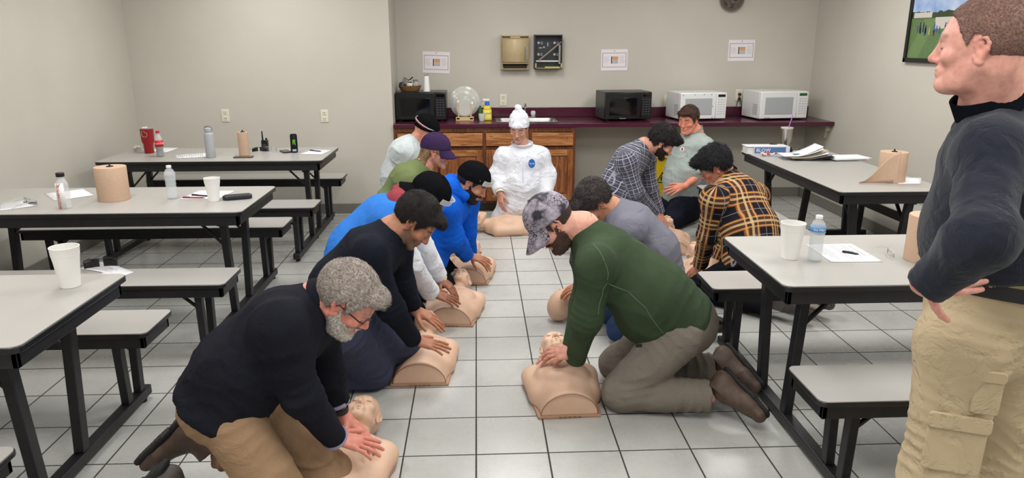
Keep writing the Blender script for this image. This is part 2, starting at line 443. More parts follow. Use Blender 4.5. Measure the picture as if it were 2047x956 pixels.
def strands(V, F_, M, s, n, ln, w, up=.35, beard=False):
    """short tapering locks combed over the hair mass, joined to the same mesh"""
    a, b, c, d = (V[F_[:, i]] for i in range(4)); N = np.cross(c - a, d - b); ar = np.linalg.norm(N, axis=1) + 1e-12; N = N / ar[:, None]
    ctr = V.mean(0); flip = np.sign(((a - ctr) * N).sum(1).mean()); N = N * flip
    rs = np.random.RandomState(int(abs(V[0, 0]) * 1e4) % 9999); k = rs.choice(len(F_), n, p=ar / ar.sum()); p = (a[k] + b[k] + c[k] + d[k]) / 4; nn = N[k]
    L = ((p - M[:3, 3]) @ M[:3, :3]) / s; g = np.stack([np.sign(L[:, 0]) * .25, np.where(L[:, 1] > -.03, .9, -.2), np.where(L[:, 2] > .07, .0, -.9)], 1)
    if beard: g = np.stack([L[:, 0] * 0, .4 + L[:, 0] * 0, -1 + L[:, 0] * 0], 1)
    g = g @ M[:3, :3].T + np.stack([vnoise(p * 45 + 9.1 * i) for i in range(3)], 1) * .9 + rs.randn(n, 3) * .18; g = g - nn * (g * nn).sum(1)[:, None]; g = g / (np.linalg.norm(g, axis=1)[:, None] + 1e-9)
    sd = np.cross(g, nn); l = (ln * (.6 + .8 * rs.rand(n)))[:, None]; w = w * (.7 + .6 * rs.rand(n))[:, None]
    r0 = p - nn * .002; r1 = p + g * l * .5 + nn * l * up * .55; r2 = p + g * l + nn * l * up * .6
    Q = np.stack([r0 - sd * w, r0 + sd * w, r1 - sd * w * .9, r1 + sd * w * .9, r2 - sd * w * .15, r2 + sd * w * .15], 1).reshape(-1, 3)
    i = np.arange(n)[:, None] * 6 + len(V); Fq = np.concatenate([i + [0, 1, 3, 2], i + [2, 3, 5, 4]]); return np.concatenate([V, Q]), np.concatenate([F_, Fq])
def hair_mesh(M, s, style, side, top, vox=.0035, amp=.0025, curl=0., lowcut=None, front=0., nstr=5200, slen=.016, sw=.0011, up=.35):
    S = scalp_field(None, M, s, [((0, -.018, .035), ((.077 + top * .2), .097 + side * .5, .088 + top * .6))]); ys, zs = HL[style]
    if front: S.ell(np.array((0, .072, .082)) * s, np.array((.055, .03 + front, .022 + front * .5)) * s, None, .02, '+', M)
    for q in S.p: pass
    Si = SDF(.02); Si.p = [tuple(list(q[:3]) + [q[3] + side * s + .001] + list(q[4:])) for q in S.p]
    def post(P, D):
        L = ((P - M[:3, 3]) @ M[:3, :3]) / s; t = (top - side) * sst(.03, .09, L[:, 2]) * s
        n = vnoise(L * (150, 70, 110) + 5) * .7 + vnoise(L * (260, 150, 260)) * .5
        if curl: n = n * .5 + vnoise(L * 55) * curl
        D = D - t * .25 - n * amp
        z = np.interp(L[:, 1], ys, zs); reg = (z - L[:, 2]) * s + n * .004 + vnoise(L * 90) * .003
        return np.maximum(D, reg)
    V, F_ = Si.mesh(vox, post); return strands(V, F_, M, s, nstr, slen, sw, up)
def beard_mesh(M, s, th, vox=.003, top=-.035, fat=0., mous=True):
    S = SDF(.02); h = SDF(.02); head_prims(h, M, s, fat, ears=False); S.p = [tuple(list(q[:3]) + [q[3] + th * s, (q[4] + th * s) if q[4] is not None else None] + list(q[5:])) for q in h.p if q[10] == '+'][:8]
    if mous: S.cap(np.array((-.024, .090, -.050)) * s, np.array((0, .0955, -.048)) * s, .005 * s, None, .01, M=M); S.cap(np.array((.024, .090, -.050)) * s, np.array((0, .0955, -.048)) * s, .005 * s, None, .01, M=M)
    def post(P, D):
        L = ((P - M[:3, 3]) @ M[:3, :3]) / s; n = vnoise(L * 220) * .6 + vnoise(L * 110) * .4
        z = np.interp(L[:, 1], [-.02, .0, .012, .03, .06, .1], [.0, .004, .0, top + .005, top, top]); D = D - n * .0022
        reg = np.maximum((L[:, 2] - z) * s, (-.004 - L[:, 1]) * s) + n * .002
        mouth = (1 - np.sqrt((L[:, 0] / .021) ** 2 + ((L[:, 2] + .064) / .010) ** 2)) * .01
        up = np.where((np.abs(L[:, 0]) < .03) & (L[:, 2] > -.046), .003, -1)
        return np.maximum(np.maximum(np.maximum(D, reg), np.where(L[:, 1] > .07, mouth, -1)), up)
    V, F_ = S.mesh(vox, post); return strands(V, F_, M, s, 2600, .004 + th, .0009, .5, True)
def hand_mesh(w, d, back, side=1, curl=(.25, .25, .3, .3), spread=.10, thumb=(.75, .62, -.25), arm=None, vox=.0028, s=1., arm_r=.030, tcurl=.2):
    """w wrist, d finger direction, back = outward normal of the back of the hand, side=+1 thumb on +x of frame"""
    M = frame(w, d, back); S = SDF(.006); g = lambda p: np.array((p[0] * side, p[1], p[2])) * s
    S.cap(g((.012, .012, 0)), g((.022, .088, .001)), .0150 * s, .0125 * s, .014, M=M); S.cap(g((-.004, .012, 0)), g((.001, .090, .002)), .0155 * s, .013 * s, .014, M=M)
    S.cap(g((-.014, .012, -.001)), g((-.026, .080, -.001)), .0145 * s, .0115 * s, .014, M=M)
    S.ell(g((.018, .038, -.008)), np.array((.018, .032, .014)) * s, None, .01, '+', M)
    S.cap(g((-.007, -.012, 0)), g((.007, .018, 0)), .0205 * s, .021 * s, .014, M=M)
    fl = ((.027, .088, .041, .026, .022, .0088), (.009, .093, .046, .029, .023, .0090), (-.010, .090, .043, .027, .023, .0086), (-.028, .080, .033, .020, .020, .0076))
    for i, (bx, by, l1, l2, l3, r) in enumerate(fl):
        a = spread * (1.5 - i) * .9; p = np.array((bx, by, .0)); b = 0.; cu = curl[i]
        for j, (ln, m) in enumerate(((l1, .55), (l2, 1.), (l3, .8))):
            b += cu * m; dv = np.array((math.sin(a) * math.cos(b), math.cos(a) * math.cos(b), -math.sin(b))); q = p + dv * ln
            S.cap(g(p), g(q), (r - j * .0006) * s, (r - (j + 1) * .0007) * s, .0028 if j else .006, M=M); p = q
    t = unit(thumb); p = np.array((.020, .022, -.006)); q = p + t * .043; S.cap(g(p), g(q), .0135 * s, .0105 * s, .010, M=M)
    t2 = unit(t * (1, 1, 1) + np.array((-tcurl, tcurl, -.1))); r_ = q + t2 * .032; S.cap(g(q), g(r_), .0105 * s, .0092 * s, .003, M=M)
    t3 = unit(t2 + np.array((-tcurl, tcurl, 0))); S.cap(g(r_), g(r_ + t3 * .024), .0092 * s, .0075 * s, .003, M=M)
    if arm is not None:
        S.cap(np.asarray(w, float), arm, .0215 * s, arm_r * s, .02)
    return S.mesh(vox)
def fold_post(amp=.006, f=7., dirs=None, seed=0., amp2=.0022, clip=None, stretch=(1, 1, 1), J=None, at='eEw', big=1.):
    """cloth folds: drifting ridges everywhere, plus creases stacked across elbows, waist, knees and hips"""
    st = np.array(stretch, float); C = []
    if J is not None:
        for q in 'LR':
            if 'e' in at:
                ax = unit(unit(J['e' + q] - J['s' + q]) + unit(J['w' + q] - J['e' + q])); C.append((J['e' + q], ax, .085, .0065 * big, .034)); C.append((J['s' + q] * .6 + J['e' + q] * .4, ax, .09, .003 * big, .05)); C.append((J['w' + q], unit(J['w' + q] - J['e' + q]), .06, .0045 * big, .026))
                C.append((J['s' + q] * .9 + J['ch'] * .1, unit(unit(J['s' + q] - J['ch']) - unit(J['e' + q] - J['s' + q]) * .6), .10, .005 * big, .05))
            if 'k' in at:
                ax = unit(unit(J['k' + q] - J['h' + q]) + unit(J['a' + q] - J['k' + q])); C.append((J['k' + q] * .8 + J['h' + q] * .2, ax, .12, .008 * big, .045)); C.append((J['h' + q], unit(J['k' + q] - J['h' + q]), .14, .007 * big, .05)); C.append((J['a' + q] * .8 + J['k' + q] * .2, unit(J['a' + q] - J['k' + q]), .12, .007 * big, .04))
        if 'w' in at: C.append((J['wa'] * .55 + J['pe'] * .45, unit(J['ch'] - J['pe']), .17, .008 * big, .060)); 
    def post(P, D):
        Q = P * st + seed; w = np.stack([vnoise(Q * 3 + i * 7.3) for i in range(3)], -1) * .12; Q = Q + w
        r = 1 - np.abs(vnoise(Q * f)); r2 = 1 - np.abs(vnoise(Q * f * 2.3 + 3)); D = D - amp * (r ** 3 - .35) - amp2 * (r2 ** 3 - .3)
        if C:
            wn = vnoise(Q * 7 + 2) * 2.6 + vnoise(Q * 2.5) * 2.; gate = .35 + .65 * np.clip(vnoise(Q * 5 + 11) * 1.6 + .5, 0, 1)
            for c, ax, rad, am, wl in C:
                v = P - c; t = v @ ax; g = np.exp(-(v * v).sum(-1) / (rad * rad)); h = 1 - np.abs(np.sin(t * PI / wl + wn)); D = D - am * g * gate * (h ** 1.6 * 1.5 - .4)
        if clip is not None:
            for c, n in clip: D = np.maximum(D, (P - np.asarray(c)) @ unit(n))
        return D
    return post
A_ = lambda *v: np.array(v, float)
def weave_uv(V, S, names, J):
    """per-vertex cloth coordinates: trunk = (across, along the spine), sleeve = (round, along)"""
    best = np.full(len(V), 9.); U = np.zeros((len(V), 3)); up = unit(J['nk'] - J['pe']); sd = unit(J['sL'] - J['sR']); sd = unit(sd - up * (sd @ up)); fw = np.cross(up, sd); v0 = V - J['wa']
    for i, q in enumerate(S.p):
        if q[0] != 'c': continue
        d = SDF.one(q, V.astype(np.float32)); m = d < best; best = np.where(m, d, best); kind = names[i][1] if names[i] else 'torso'
        if kind == 'torso':
            U[m, 0] = (v0 @ sd + np.abs(v0 @ fw) * .0)[m]; U[m, 1] = (v0 @ up)[m]
        else:
            a, b = q[1], q[2]; ax = unit(b - a); v = V - a; s2 = unit(sd - ax * (sd @ ax)); t2 = np.cross(ax, s2); r = (q[3] + q[4]) / 2
            U[m, 0] = (np.arctan2(v @ t2, v @ s2) * r)[m]; U[m, 1] = (v @ ax + names[i][0])[m]
    return U
def shoe(P, an, toe, soleN, m_up, m_sole, length=.29, wide=1., name='shoe', laces=None, high=0.):
    """an ankle, toe = direction heel->toe, soleN = outward normal of the sole"""
    M = frame(an, toe, -np.asarray(soleN, float)); g = A_; k = length / .29; S = SDF(.02)
    # local frame: ankle at 0; sole plane at z=-.085; heel at y=-.06, toe at y=.21
    S.cap(g(0, -.032, -.046) * k, g(0, .135, -.056) * k, .041, .036, .02, side=g(1, 0, 0), w=1.12 * wide, M=M)
    S.cap(g(0, .12, -.056) * k, g(0, .185, -.060) * k, .037, .030, .02, side=g(1, 0, 0), w=1.35 * wide, M=M)
    S.cap(g(0, -.012, -.045) * k, g(0, .0, .02 + high), .046, .052, .02, flat1=True, M=M); S.cap(g(0, .02, -.01) * k, g(0, .12, -.045) * k, .040, .032, .02, M=M)
    c = M[:3, :3] @ (g(0, 0, -.082) * k) + M[:3, 3]; n = -M[:3, 2]
    o = npmesh(name, [S.mesh(.0045, fold_post(.002, 16, seed=an[0] * 9, amp2=.001, clip=[(c, n)]))], m_up, P, P.location)
    T = SDF(.01); T.cap(g(0, -.045, -.088) * k, g(0, .12, -.088) * k, .020, .022, .01, side=g(1, 0, 0), w=2.0 * wide, M=M); T.cap(g(0, .11, -.088) * k, g(0, .195, -.088) * k, .022, .018, .01, side=g(1, 0, 0), w=2.1 * wide, M=M)
    c0 = M[:3, :3] @ (g(0, 0, -.078) * k) + M[:3, 3]; c1 = M[:3, :3] @ (g(0, 0, -.100) * k) + M[:3, 3]
    def tread(Q, D):
        D = np.maximum(D, (Q - c0) @ -n); L = (Q - M[:3, 3]) @ M[:3, :3]
        return np.maximum(D, (Q - c1) @ n + .003 * (np.sin(L[:, 1] * 420) > .3) + .006 * ((L[:, 1] > .015) & (L[:, 1] < .055)))
    V = npmesh('sole', [T.mesh(.004, tread)], m_sole, P, P.location)
    V.parent = o
    if laces:
        mb = MB()
        for i in range(4):
            y = .055 + .022 * i; z = -.004 - .35 * (y - .05) - .01
            pts = [tuple(M[:3, :3] @ (g(x, y + .004 * (j % 2), z - abs(x) * .55 + .006) * k) + M[:3, 3] - np.array(P.location)) for j, x in enumerate((-.03, -.015, 0, .015, .03))]
            mb.tube(pts, .0022, 6)
        obj('shoelace', mb, laces, o)
    return o
def person(label, J, root, skin=(.55, .33, .25), hs=1., fat=0., vox=.0035, face=(1, 0, 0), up=(0, 0, 1), head=None, hands=(), brow=(.05, .03, .02), stub=None, st_amt=.6, closed=True, red=.25, neck_r=.058, bare=(), nose=1., lips=(.60, .46, .44)):
    """the body: head, neck, trunk, limbs and hands in one mesh"""
    M = frame(head, face, up); S = SDF(.02); head_prims(S, M, hs, fat, nose, True, J['nk'], neck_r)
    S.cap(J['nk'], J['ch'], neck_r * 1.1, .06, .03)
    V, Fc = S.mesh(vox); parts = [(V, Fc)]; cols = [head_tint(V, M, hs, skin, lips, brow, stub, st_amt, red, closed)]
    B = SDF(.04); sd = J['sL'] - J['sR']; hd = J['hL'] - J['hR']
    B.cap(J['pe'], J['ch'], .085, .085, side=sd, w=1.25); B.cap(J['hL'], J['hR'], .07)
    for q in 'LR':
        B.cap(J['ch'], J['s' + q], .06, .045); B.cap(J['s' + q], J['e' + q], .042, .035); B.cap(J['e' + q], J['w' + q], .035, .022)
        B.cap(J['h' + q], J['k' + q], .07, .048); B.cap(J['k' + q], J['a' + q], .045, .032)
    Vb, Fb = B.mesh(.012); parts.append((Vb, Fb)); cb = np.ones((len(Vb), 4)); cb[:, :3] = skin; cols.append(cb)
    for h in hands:
        h = dict(h); Vh, Fh = hand_mesh(**h); parts.append((Vh, Fh)); c = np.ones((len(Vh), 4)); c[:, :3] = np.array(skin) * (1.0, .93, .92)
        n = vnoise(Vh * 40)[:, None] * .04; c[:, :3] *= 1 + n; cols.append(c)
    o = npmesh('person', parts, skin_mat(), None, root, cols); tag(o, label, 'person'); return o, M
def shirt_field(J, r=(.14, .13, .135), w=1.3, arm=(.066, .056, .042), sh=.062, hem=.0, belly=None, neck=.06, sleeves=(1, 1), hemn=None, k=.04, collar=True):
    S = SDF(k); sd = J['sL'] - J['sR']; hd = J['hL'] - J['hR']; N = []
    L1 = np.linalg.norm(J['wa'] - J['pe'])
    S.cap(J['pe'], J['wa'], r[0], r[1], side=hd, w=w, flat0=hem if hem is not None else None); N.append((0, 'torso'))
    S.cap(J['wa'], J['ch'], r[1], r[2], side=sd, w=w); N.append((L1, 'torso'))
    if belly is not None: S.ell(belly[0], belly[1]); N.append(None)
    S.cap(J['ch'], J['nk'], r[2] * .75, neck + .012, side=sd, w=1.15, flat1=True); N.append((L1 + np.linalg.norm(J['ch'] - J['wa']), 'torso'))
    for i, q in enumerate('LR'):
        S.cap(J['ch'] * .45 + J['nk'] * .55, J['s' + q], sh * .78, sh * .92, .06); N.append((.5, 'torso')); S.cap(J['ch'], J['s' + q], sh * 1.15, sh * .9, .06); N.append((0, 'torso'))
        f = sleeves[i]; e, s_, w_ = J['e' + q], J['s' + q], J['w' + q]
        if f >= 1: S.cap(s_, e, arm[0], arm[1], .05); N.append((0, 'arm')); S.cap(e, w_, arm[1], arm[2], flat1=True); N.append((np.linalg.norm(e - s_), 'arm'))
        else: S.cap(s_, s_ + (e - s_) * f * 1.6, arm[0], arm[1] * 1.15, flat1=True); N.append((0, 'arm'))
    return S, N
def garment(name, S, N, m, P, vox=.007, post=None, weave=False, label=None):
    V, Fc = S.mesh(vox, post); uv = [weave_uv(V, S, N, weave)] if weave else None
    o = npmesh(name, [(V, Fc)], m, P, P.location, None, uv)
    if label: o['label'] = label
    return o
def ring(name, c, nrm, r, h, th, m, P, squash=(1, 1), side=(1, 0, 0), flare=0.):
    """collar, cuff, strap: a band round an axis"""
    M = frame(c, side, nrm); V = []; Fc = []; n = 40
    mb = MB()
    prof = [(r, 0), (r + flare, h), (r + flare + th, h), (r + th, 0)]
    for (a, z) in prof:
        for i in range(n):
            t = 2 * PI * i / n; p = M[:3, :3] @ A_(a * squash[0] * math.cos(t), a * squash[1] * math.sin(t), z) + M[:3, 3] - np.array(P.location); V.append(tuple(p))
    for j in range(4):
        for i in range(n): Fc.append((j * n + i, j * n + (i + 1) % n, ((j + 1) % 4) * n + (i + 1) % n, ((j + 1) % 4) * n + i))
    mb.add(V, Fc); return obj(name, mb, m, P)
def trousers(J, P, m, thigh=(.092, .072), shin=(.070, .058), hip=(.15, .11), w=1.3, top=None, big=1., vox=.007, amp=.006, seed=0., f=8, k=.035, extra=None, clip=None, name='trousers', flat=True):
    S = SDF(k); hd = J['hL'] - J['hR']; u = unit(J['wa'] - J['pe'])
    S.cap(J['pe'] - u * .02, J['pe'] + u * (.09 if top is None else top), hip[1] + .005, hip[1], side=hd, w=w, flat1=True)
    for q in 'LR':
        S.cap(J['h' + q], J['k' + q], thigh[0], thigh[1]); S.cap(J['k' + q], J['a' + q], shin[0], shin[1], flat1=flat)
    if extra: extra(S)
    return garment(name, S, None, m, P, vox, fold_post(amp, f, seed=seed, clip=clip, J=J, at='k', big=big))
def local_mesh(mb, M, s=1.):
    R = Matrix([[float(M[i][j]) * (s if j < 3 else 1) for j in range(4)] for i in range(4)])
    mb.v = [tuple(R @ Vector(v)) for v in mb.v]; return mb
def shift(mb, P):
    l = Vector(P.location); mb.v = [tuple(Vector(v) - l) for v in mb.v]; return mb
def glasses(M, s, P, m_fr, m_gl, dark=False, parent=None, half=False):
    fr = MB(); gl = MB()
    for q in (1, -1):
        pts = [(q * (.033 + .025 * math.cos(t)), .098 - .006 * abs(math.cos(t) * .5 + .5) * 1.2, -.002 + .016 * math.sin(t)) for t in np.linspace(0, 2 * PI, 25)[:-1]]
        if not half: fr.tube(pts, .0012, 6, True)
        else: fr.tube(pts[0:13], .0014, 6)
        gl.add(pts, [tuple(range(len(pts)))])
        fr.tube([(q * .058, .092, .006), (q * .070, .080, .006), (q * .078, .02, .008), (q * .079, -.005, .008), (q * .077, -.018, -.012)], .0022, 6)
    fr.tube([(-.009, .100, .0), (0, .1055, .003), (.009, .100, .0)], .0014, 6)
    o = obj('glasses', shift(local_mesh(fr, M, s), P), m_fr, parent or P); g = obj('lens', shift(local_mesh(gl, M, s), P), m_gl, o, solid=.0012); return o
def cap_hat(M, s, P, m, brim=1, low=(.035, .035), th=.010, name='cap', vox=.004, brim_m=None, btn=True, high=0., brim_len=.075, seams=True, wr=.0):
    """brim=+1 bill forward, -1 bill backward, 0 none. low = rim height at the back and front"""
    S = scalp_field(None, M, s); S.ell(A_(0, -.012, .042 + high) * s, A_(.078, .098, .084) * s, None, .02, '+', M); S.p = [tuple(list(q[:3]) + [q[3] + th * s] + list(q[4:])) for q in S.p]
    def post(Q, D):
        L = ((Q - M[:3, 3]) @ M[:3, :3]) / s; z = low[0] + (low[1] - low[0]) * np.clip((L[:, 1] + .1) / .19, 0, 1)
        if seams:
            a = np.arctan2(L[:, 0], L[:, 1]); w = np.abs(((a / (PI / 3)) % 1) - .5) * 2; D = D + .0014 * sst(.93, 1, w)
        D = D - .0022 * (1 - np.abs(vnoise(L * (26, 26, 40)))) ** 2 - wr * vnoise(L * 17)
        return np.maximum(D, (z - L[:, 2]) * s)
    o = npmesh(name, [S.mesh(vox, post)], m, P, P.location)
    if brim:
        b = MB(); zr = low[1] if brim > 0 else low[0]; y0 = .060 if brim > 0 else .075
        def fn(u, v):
            a = (u - .5) * PI * .94; x = .076 * math.sin(a); y = y0 * .35 + (y0 * .65 + .025) * math.cos(a) * 1.0
            e = v * brim_len * (math.cos(a * .96) ** .6 if abs(a) < PI / 2 else 0); z = zr + .012 - 2.6 * x * x - .10 * v * .6 - .004
            return (x, (y + e) * brim, z + .03 * (v * 0))
        b.grid(fn, 24, 8); br = obj('brim', shift(local_mesh(b, M, s), P), brim_m or m, o, solid=.004)
    if btn:
        q = MB(); q.lathe([(0, .008), (.004, .007), (.007, .004), (.008, 0)], 12, Matrix.Translation((0, -.012, .126 + th + high))); obj('button', shift(local_mesh(q, M, s), P), m, o)
    return o
# ------------------------------------------------------------------ the room
XL, XR, YB, YA, XC = -3.24, 3.55, 7.12, 7.72, -.815
YF, ZC = -2.6, 2.62
def wall_mat():
    q = NT('wall_paint'); v = q.coord('Object'); n = q.noise(v, 1.3, 3); base = q.ramp(n, [(.3, lin((193, 188, 177))), (.7, lin((200, 195, 185)))])
    s = q.noise(v, 16, 4, .75); m = q.ramp(s, [(.72, (0, 0, 0, 1)), (.80, (1, 1, 1, 1))])
    q.base(q.mix(q.math('MULTIPLY', m, .10), base, lin((150, 140, 120)))); q.b.inputs['Roughness'].default_value = .5
    q.b.inputs['Specular IOR Level'].default_value = .35
    q.bump(q.noise(v, 120, 3), .12, .003); return q.m
def floor_mat():
    q = NT('floor_tile'); v = q.coord('Object'); sp = q.n('ShaderNodeSeparateXYZ'); q.t.links.new(v, sp.inputs[0]); X, Y = sp.outputs[0], sp.outputs[1]
    px, py = .302, .309; u = q.math('DIVIDE', q.math('ADD', X, .022), px); w = q.math('DIVIDE', q.math('ADD', Y, -2.682), py)
    fu, fv = q.math('FRACT', u), q.math('FRACT', w)
    du = q.math('MULTIPLY', q.math('SUBTRACT', .5, q.math('ABSOLUTE', q.math('SUBTRACT', fu, .5))), px); dv = q.math('MULTIPLY', q.math('SUBTRACT', .5, q.math('ABSOLUTE', q.math('SUBTRACT', fv, .5))), py)
    d = q.math('MINIMUM', du, dv); wob = q.math('MULTIPLY', q.noise(v, 60, 2), .0012); g = q.n('ShaderNodeMapRange'); q.t.links.new(q.math('ADD', d, q.math('MULTIPLY', wob, -1)), g.inputs[0])
    g.inputs[1].default_value = .0022; g.inputs[2].default_value = .0036; gr = g.outputs[0]
    cb = q.n('ShaderNodeCombineXYZ'); q.t.links.new(q.math('FLOOR', u), cb.inputs[0]); q.t.links.new(q.math('FLOOR', w), cb.inputs[1])
    wn = q.n('ShaderNodeTexWhiteNoise'); q.t.links.new(cb.outputs[0], wn.inputs[0])
    n = q.noise(v, 5, 5, .6); n2 = q.noise(v, 40, 4, .6); t = q.math('ADD', q.math('ADD', q.math('MULTIPLY', wn.outputs[0], .25), q.math('MULTIPLY', n, .6)), q.math('MULTIPLY', n2, .25))
    tile = q.ramp(t, [(.30, lin((174, 174, 170))), (.52, lin((184, 184, 180))), (.75, lin((191, 191, 188)))])
    q.base(q.mix(gr, lin((58, 54, 50)), tile)); rr = q.n('ShaderNodeMapRange'); q.t.links.new(q.math('MULTIPLY', gr, q.math('ADD', .75, q.math('MULTIPLY', n, .5))), rr.inputs[0]); rr.inputs[3].default_value = .85; rr.inputs[4].default_value = .26
    q.t.links.new(rr.outputs[0], q.b.inputs['Roughness']); e = q.n('ShaderNodeMapRange'); q.t.links.new(d, e.inputs[0]); e.inputs[1].default_value = .001; e.inputs[2].default_value = .006
    q.bump(q.math('ADD', e.outputs[0], q.math('MULTIPLY', n2, .18)), .5, .002); q.b.inputs['Specular IOR Level'].default_value = .4; return q.m
def wood_mat(name, c1, c2, c3, axis='z', sc=1.):
    q = NT(name); st = (14, 14, 1.1) if axis == 'z' else (1.1, 14, 14); v = q.coord('Object', tuple(a * sc for a in st))
    w = q.noise(v, 1.6, 4, .6); k = q.noise(v, 7, 5, .7); t = q.math('ADD', q.math('MULTIPLY', q.math('FRACT', q.math('MULTIPLY', w, 5.)), .55), q.math('MULTIPLY', k, .5))
    q.base(q.ramp(t, [(.2, lin(c1)), (.5, lin(c2)), (.8, lin(c3))])); q.b.inputs['Roughness'].default_value = .4; q.bump(t, .15, .003); return q.m
WALL = wall_mat(); FLOORM = floor_mat()
BASE = mat('rubber_base', (122, 118, 112), .6, var=.06)
struct('floor', MB().box(XL - .1, XR + .1, YF - .1, YA + .1, -.1, 0), FLOORM)
struct('ceiling', MB().box(XL - .1, XR + .1, YF - .1, YA + .1, ZC, ZC + .1), mat('ceiling_tile', (226, 224, 216), .9, var=.03))
struct('wall_left', MB().box(XL - .1, XL, YF, YB, 0, ZC), WALL)
struct('wall_right', MB().box(XR, XR + .1, YF, YA, 0, ZC), WALL)
struct('wall_back', MB().box(XL - .1, XC, YB, YA + .1, 0, ZC), WALL)
struct('wall_alcove', MB().box(XC, XR + .1, YA, YA + .1, 0, ZC), WALL)
struct('wall_front', MB().box(XL - .1, XR + .1, YF - .1, YF, 0, ZC), WALL)
struct('baseboard_left', MB().box(XL, XL + .012, YF, YB, 0, .10), BASE, bevel=.003)
struct('baseboard_back', MB().box(XL + .012, XC, YB - .012, YB, 0, .10), BASE, bevel=.003)
struct('baseboard_alcove', MB().box(.99, XR - .012, YA - .012, YA, 0, .10), BASE, bevel=.003)
struct('baseboard_right', MB().box(XR - .012, XR, YF, YA, 0, .10), BASE, bevel=.003)
# ceiling fixtures (above the frame, they light the room)
LF = [(-1.9, 1.2), (0.3, 1.2), (2.4, 1.2), (-1.9, 3.7), (0.3, 3.7), (2.4, 3.7), (-1.9, 5.9), (0.3, 5.9), (-.6, -1.), (1.8, -1.), (2.4, 5.9)]  # last panel (back right) is an unseen one added to brighten the right side
frm = mat('fixture_white', (235, 235, 232), .5)
for i, (x, y) in enumerate(LF):
    if i == 0:
        f0 = thing('ceiling_light', 'white recessed fluorescent ceiling panel light', 'light', (x, y, ZC), 0, 'ceiling panel lights')
        m = MB(); W, D = .62, 1.22
        for a in ((-W / 2, W / 2, -D / 2, -D / 2 + .03), (-W / 2, W / 2, D / 2 - .03, D / 2), (-W / 2, -W / 2 + .03, -D / 2, D / 2), (W / 2 - .03, W / 2, -D / 2, D / 2)): m.box(a[0], a[1], a[2], a[3], -.012, 0)
        obj('frame', m, frm, f0); obj('diffuser', MB().box(-.28, .28, -.58, .58, -.008, -.004), mat('diffuser', (255, 253, 246), .5, emit=((255, 252, 244), 1.5)), f0)
    else: dup(f0, (x, y, ZC))
    l = bpy.data.lights.new('panel_lamp', 'AREA'); l.shape = 'RECTANGLE'; l.size = .55; l.size_y = 1.15; l.energy = LE[i]; l.color = (1, .993, .975)
    o = bpy.data.objects.new('panel_lamp', l); COL.objects.link(o); o.location = (x, y, ZC - .02)
# ------------------------------------------------------------------ kitchen run
OAK = wood_mat('oak', (88, 46, 20), (128, 74, 36), (160, 100, 54)); OAKH = wood_mat('oak_cross', (116, 66, 32), (158, 100, 54), (188, 132, 80), 'x'); OAKD = wood_mat('oak_frame', (66, 32, 14), (98, 52, 24), (120, 68, 34))
PLUM = mat('plum_laminate', (74, 26, 46), .22, var=.10, vs=60)
CT = .885
cx0, cx1 = XC + .004, .965
cab = thing('base_cabinet', 'long oak base cabinet under the plum counter', 'cabinet', (cx0, 7.12, 0))
w = cx1 - cx0
m = MB().box(.0, w, .05, .58, 0, .09); obj('toe_kick', m, mat('toe_kick', (72, 66, 60), .7), cab)
m = MB().box(0, .022, .0, .59, .09, CT - .04).box(w - .022, w, .0, .59, .0, CT - .04).box(0, w, .57, .59, .09, CT - .04).box(0, w, .0, .58, .09, .11)
obj('carcass', m, OAKD, cab)
cols = [(.0, .40), (.40, .83), (.83, 1.30), (1.30, w)]
m = MB().box(0, w, -.018, 0, CT - .085, CT - .04).box(0, w, -.018, 0, .62, .655).box(0, w, -.018, 0, .09, .125)
for a in (0, .405, .86, 1.31, w - .03): m.box(a, a + .04 if a < w - .05 else w, -.0185, .001, .09, CT - .04)
m.box(0, w, -.017, .0, .09, CT - .04) if False else None
obj('face_frame', m, OAKD, cab, bevel=.002)
bounds = [(.03, .415), (.435, .865), (.89, 1.315), (1.34, w - .02)]
for i, (a, b) in enumerate(bounds):
    dr = obj('drawer', MB().box(a + .004, b - .004, -.036, -.019, .665, .795), OAKH, cab, bevel=.006)
    d = obj('door', MB().box(a + .004, b - .004, -.030, -.019, .118, .628), OAK, cab, bevel=.004)
    for q in ((a + .004, a + .06, .118, .628), (b - .06, b - .004, .118, .628)): obj('door_stile', MB().box(q[0], q[1], -.040, -.030, q[2], q[3]), OAK, d, bevel=.003)
    for q in ((a + .06, b - .06, .118, .178), (a + .06, b - .06, .568, .628)): obj('door_rail', MB().box(q[0], q[1], -.0395, -.030, q[2], q[3]), OAKH, d, bevel=.003)
    obj('raised_panel', MB().box(a + .075, b - .075, -.036, -.030, .193, .553), OAK, d, bevel=.006)
ct = thing('countertop', 'long plum laminate countertop with backsplash along the alcove', 'countertop', (XC, YA, 0))
sx0, sx1 = 1.02, 1.60   # sink cut-out, local x
L = XR - XC
m = MB(); yF, yBk = -.635, 0.
m.box(.003, sx0, yF, yBk - .003, CT - .04, CT).box(sx1, L - .003, yF, yBk - .003, CT - .04, CT).box(sx0, sx1, yF, -.53, CT - .04, CT).box(sx0, sx1, -.13, yBk - .003, CT - .04, CT)
obj('top', m, PLUM, ct, bevel=.004)
obj('backsplash', MB().box(.003, L - .003, -.022, -.002, CT, CT + .10), PLUM, ct, bevel=.004)
m = MB().box(L - .05, L - .004, -.56, -.03, CT - .10, CT - .04).prism([(-.56, 0), (-.50, -.14), (-.46, -.14), (-.46, 0)], L - .035, L - .004, Matrix(((0, 0, 1, 0), (1, 0, 0, 0), (0, 1, 0, CT - .04), (0, 0, 0, 1))))
br_ = thing('shelf_bracket', 'small painted support block under the right end of the plum counter', 'bracket', (XC, YA, 0)); obj('support_block', m, mat('bracket_paint', (176, 168, 148), .6), br_)
ST = mat('stainless', (190, 190, 188), .28, 1., var=.05)
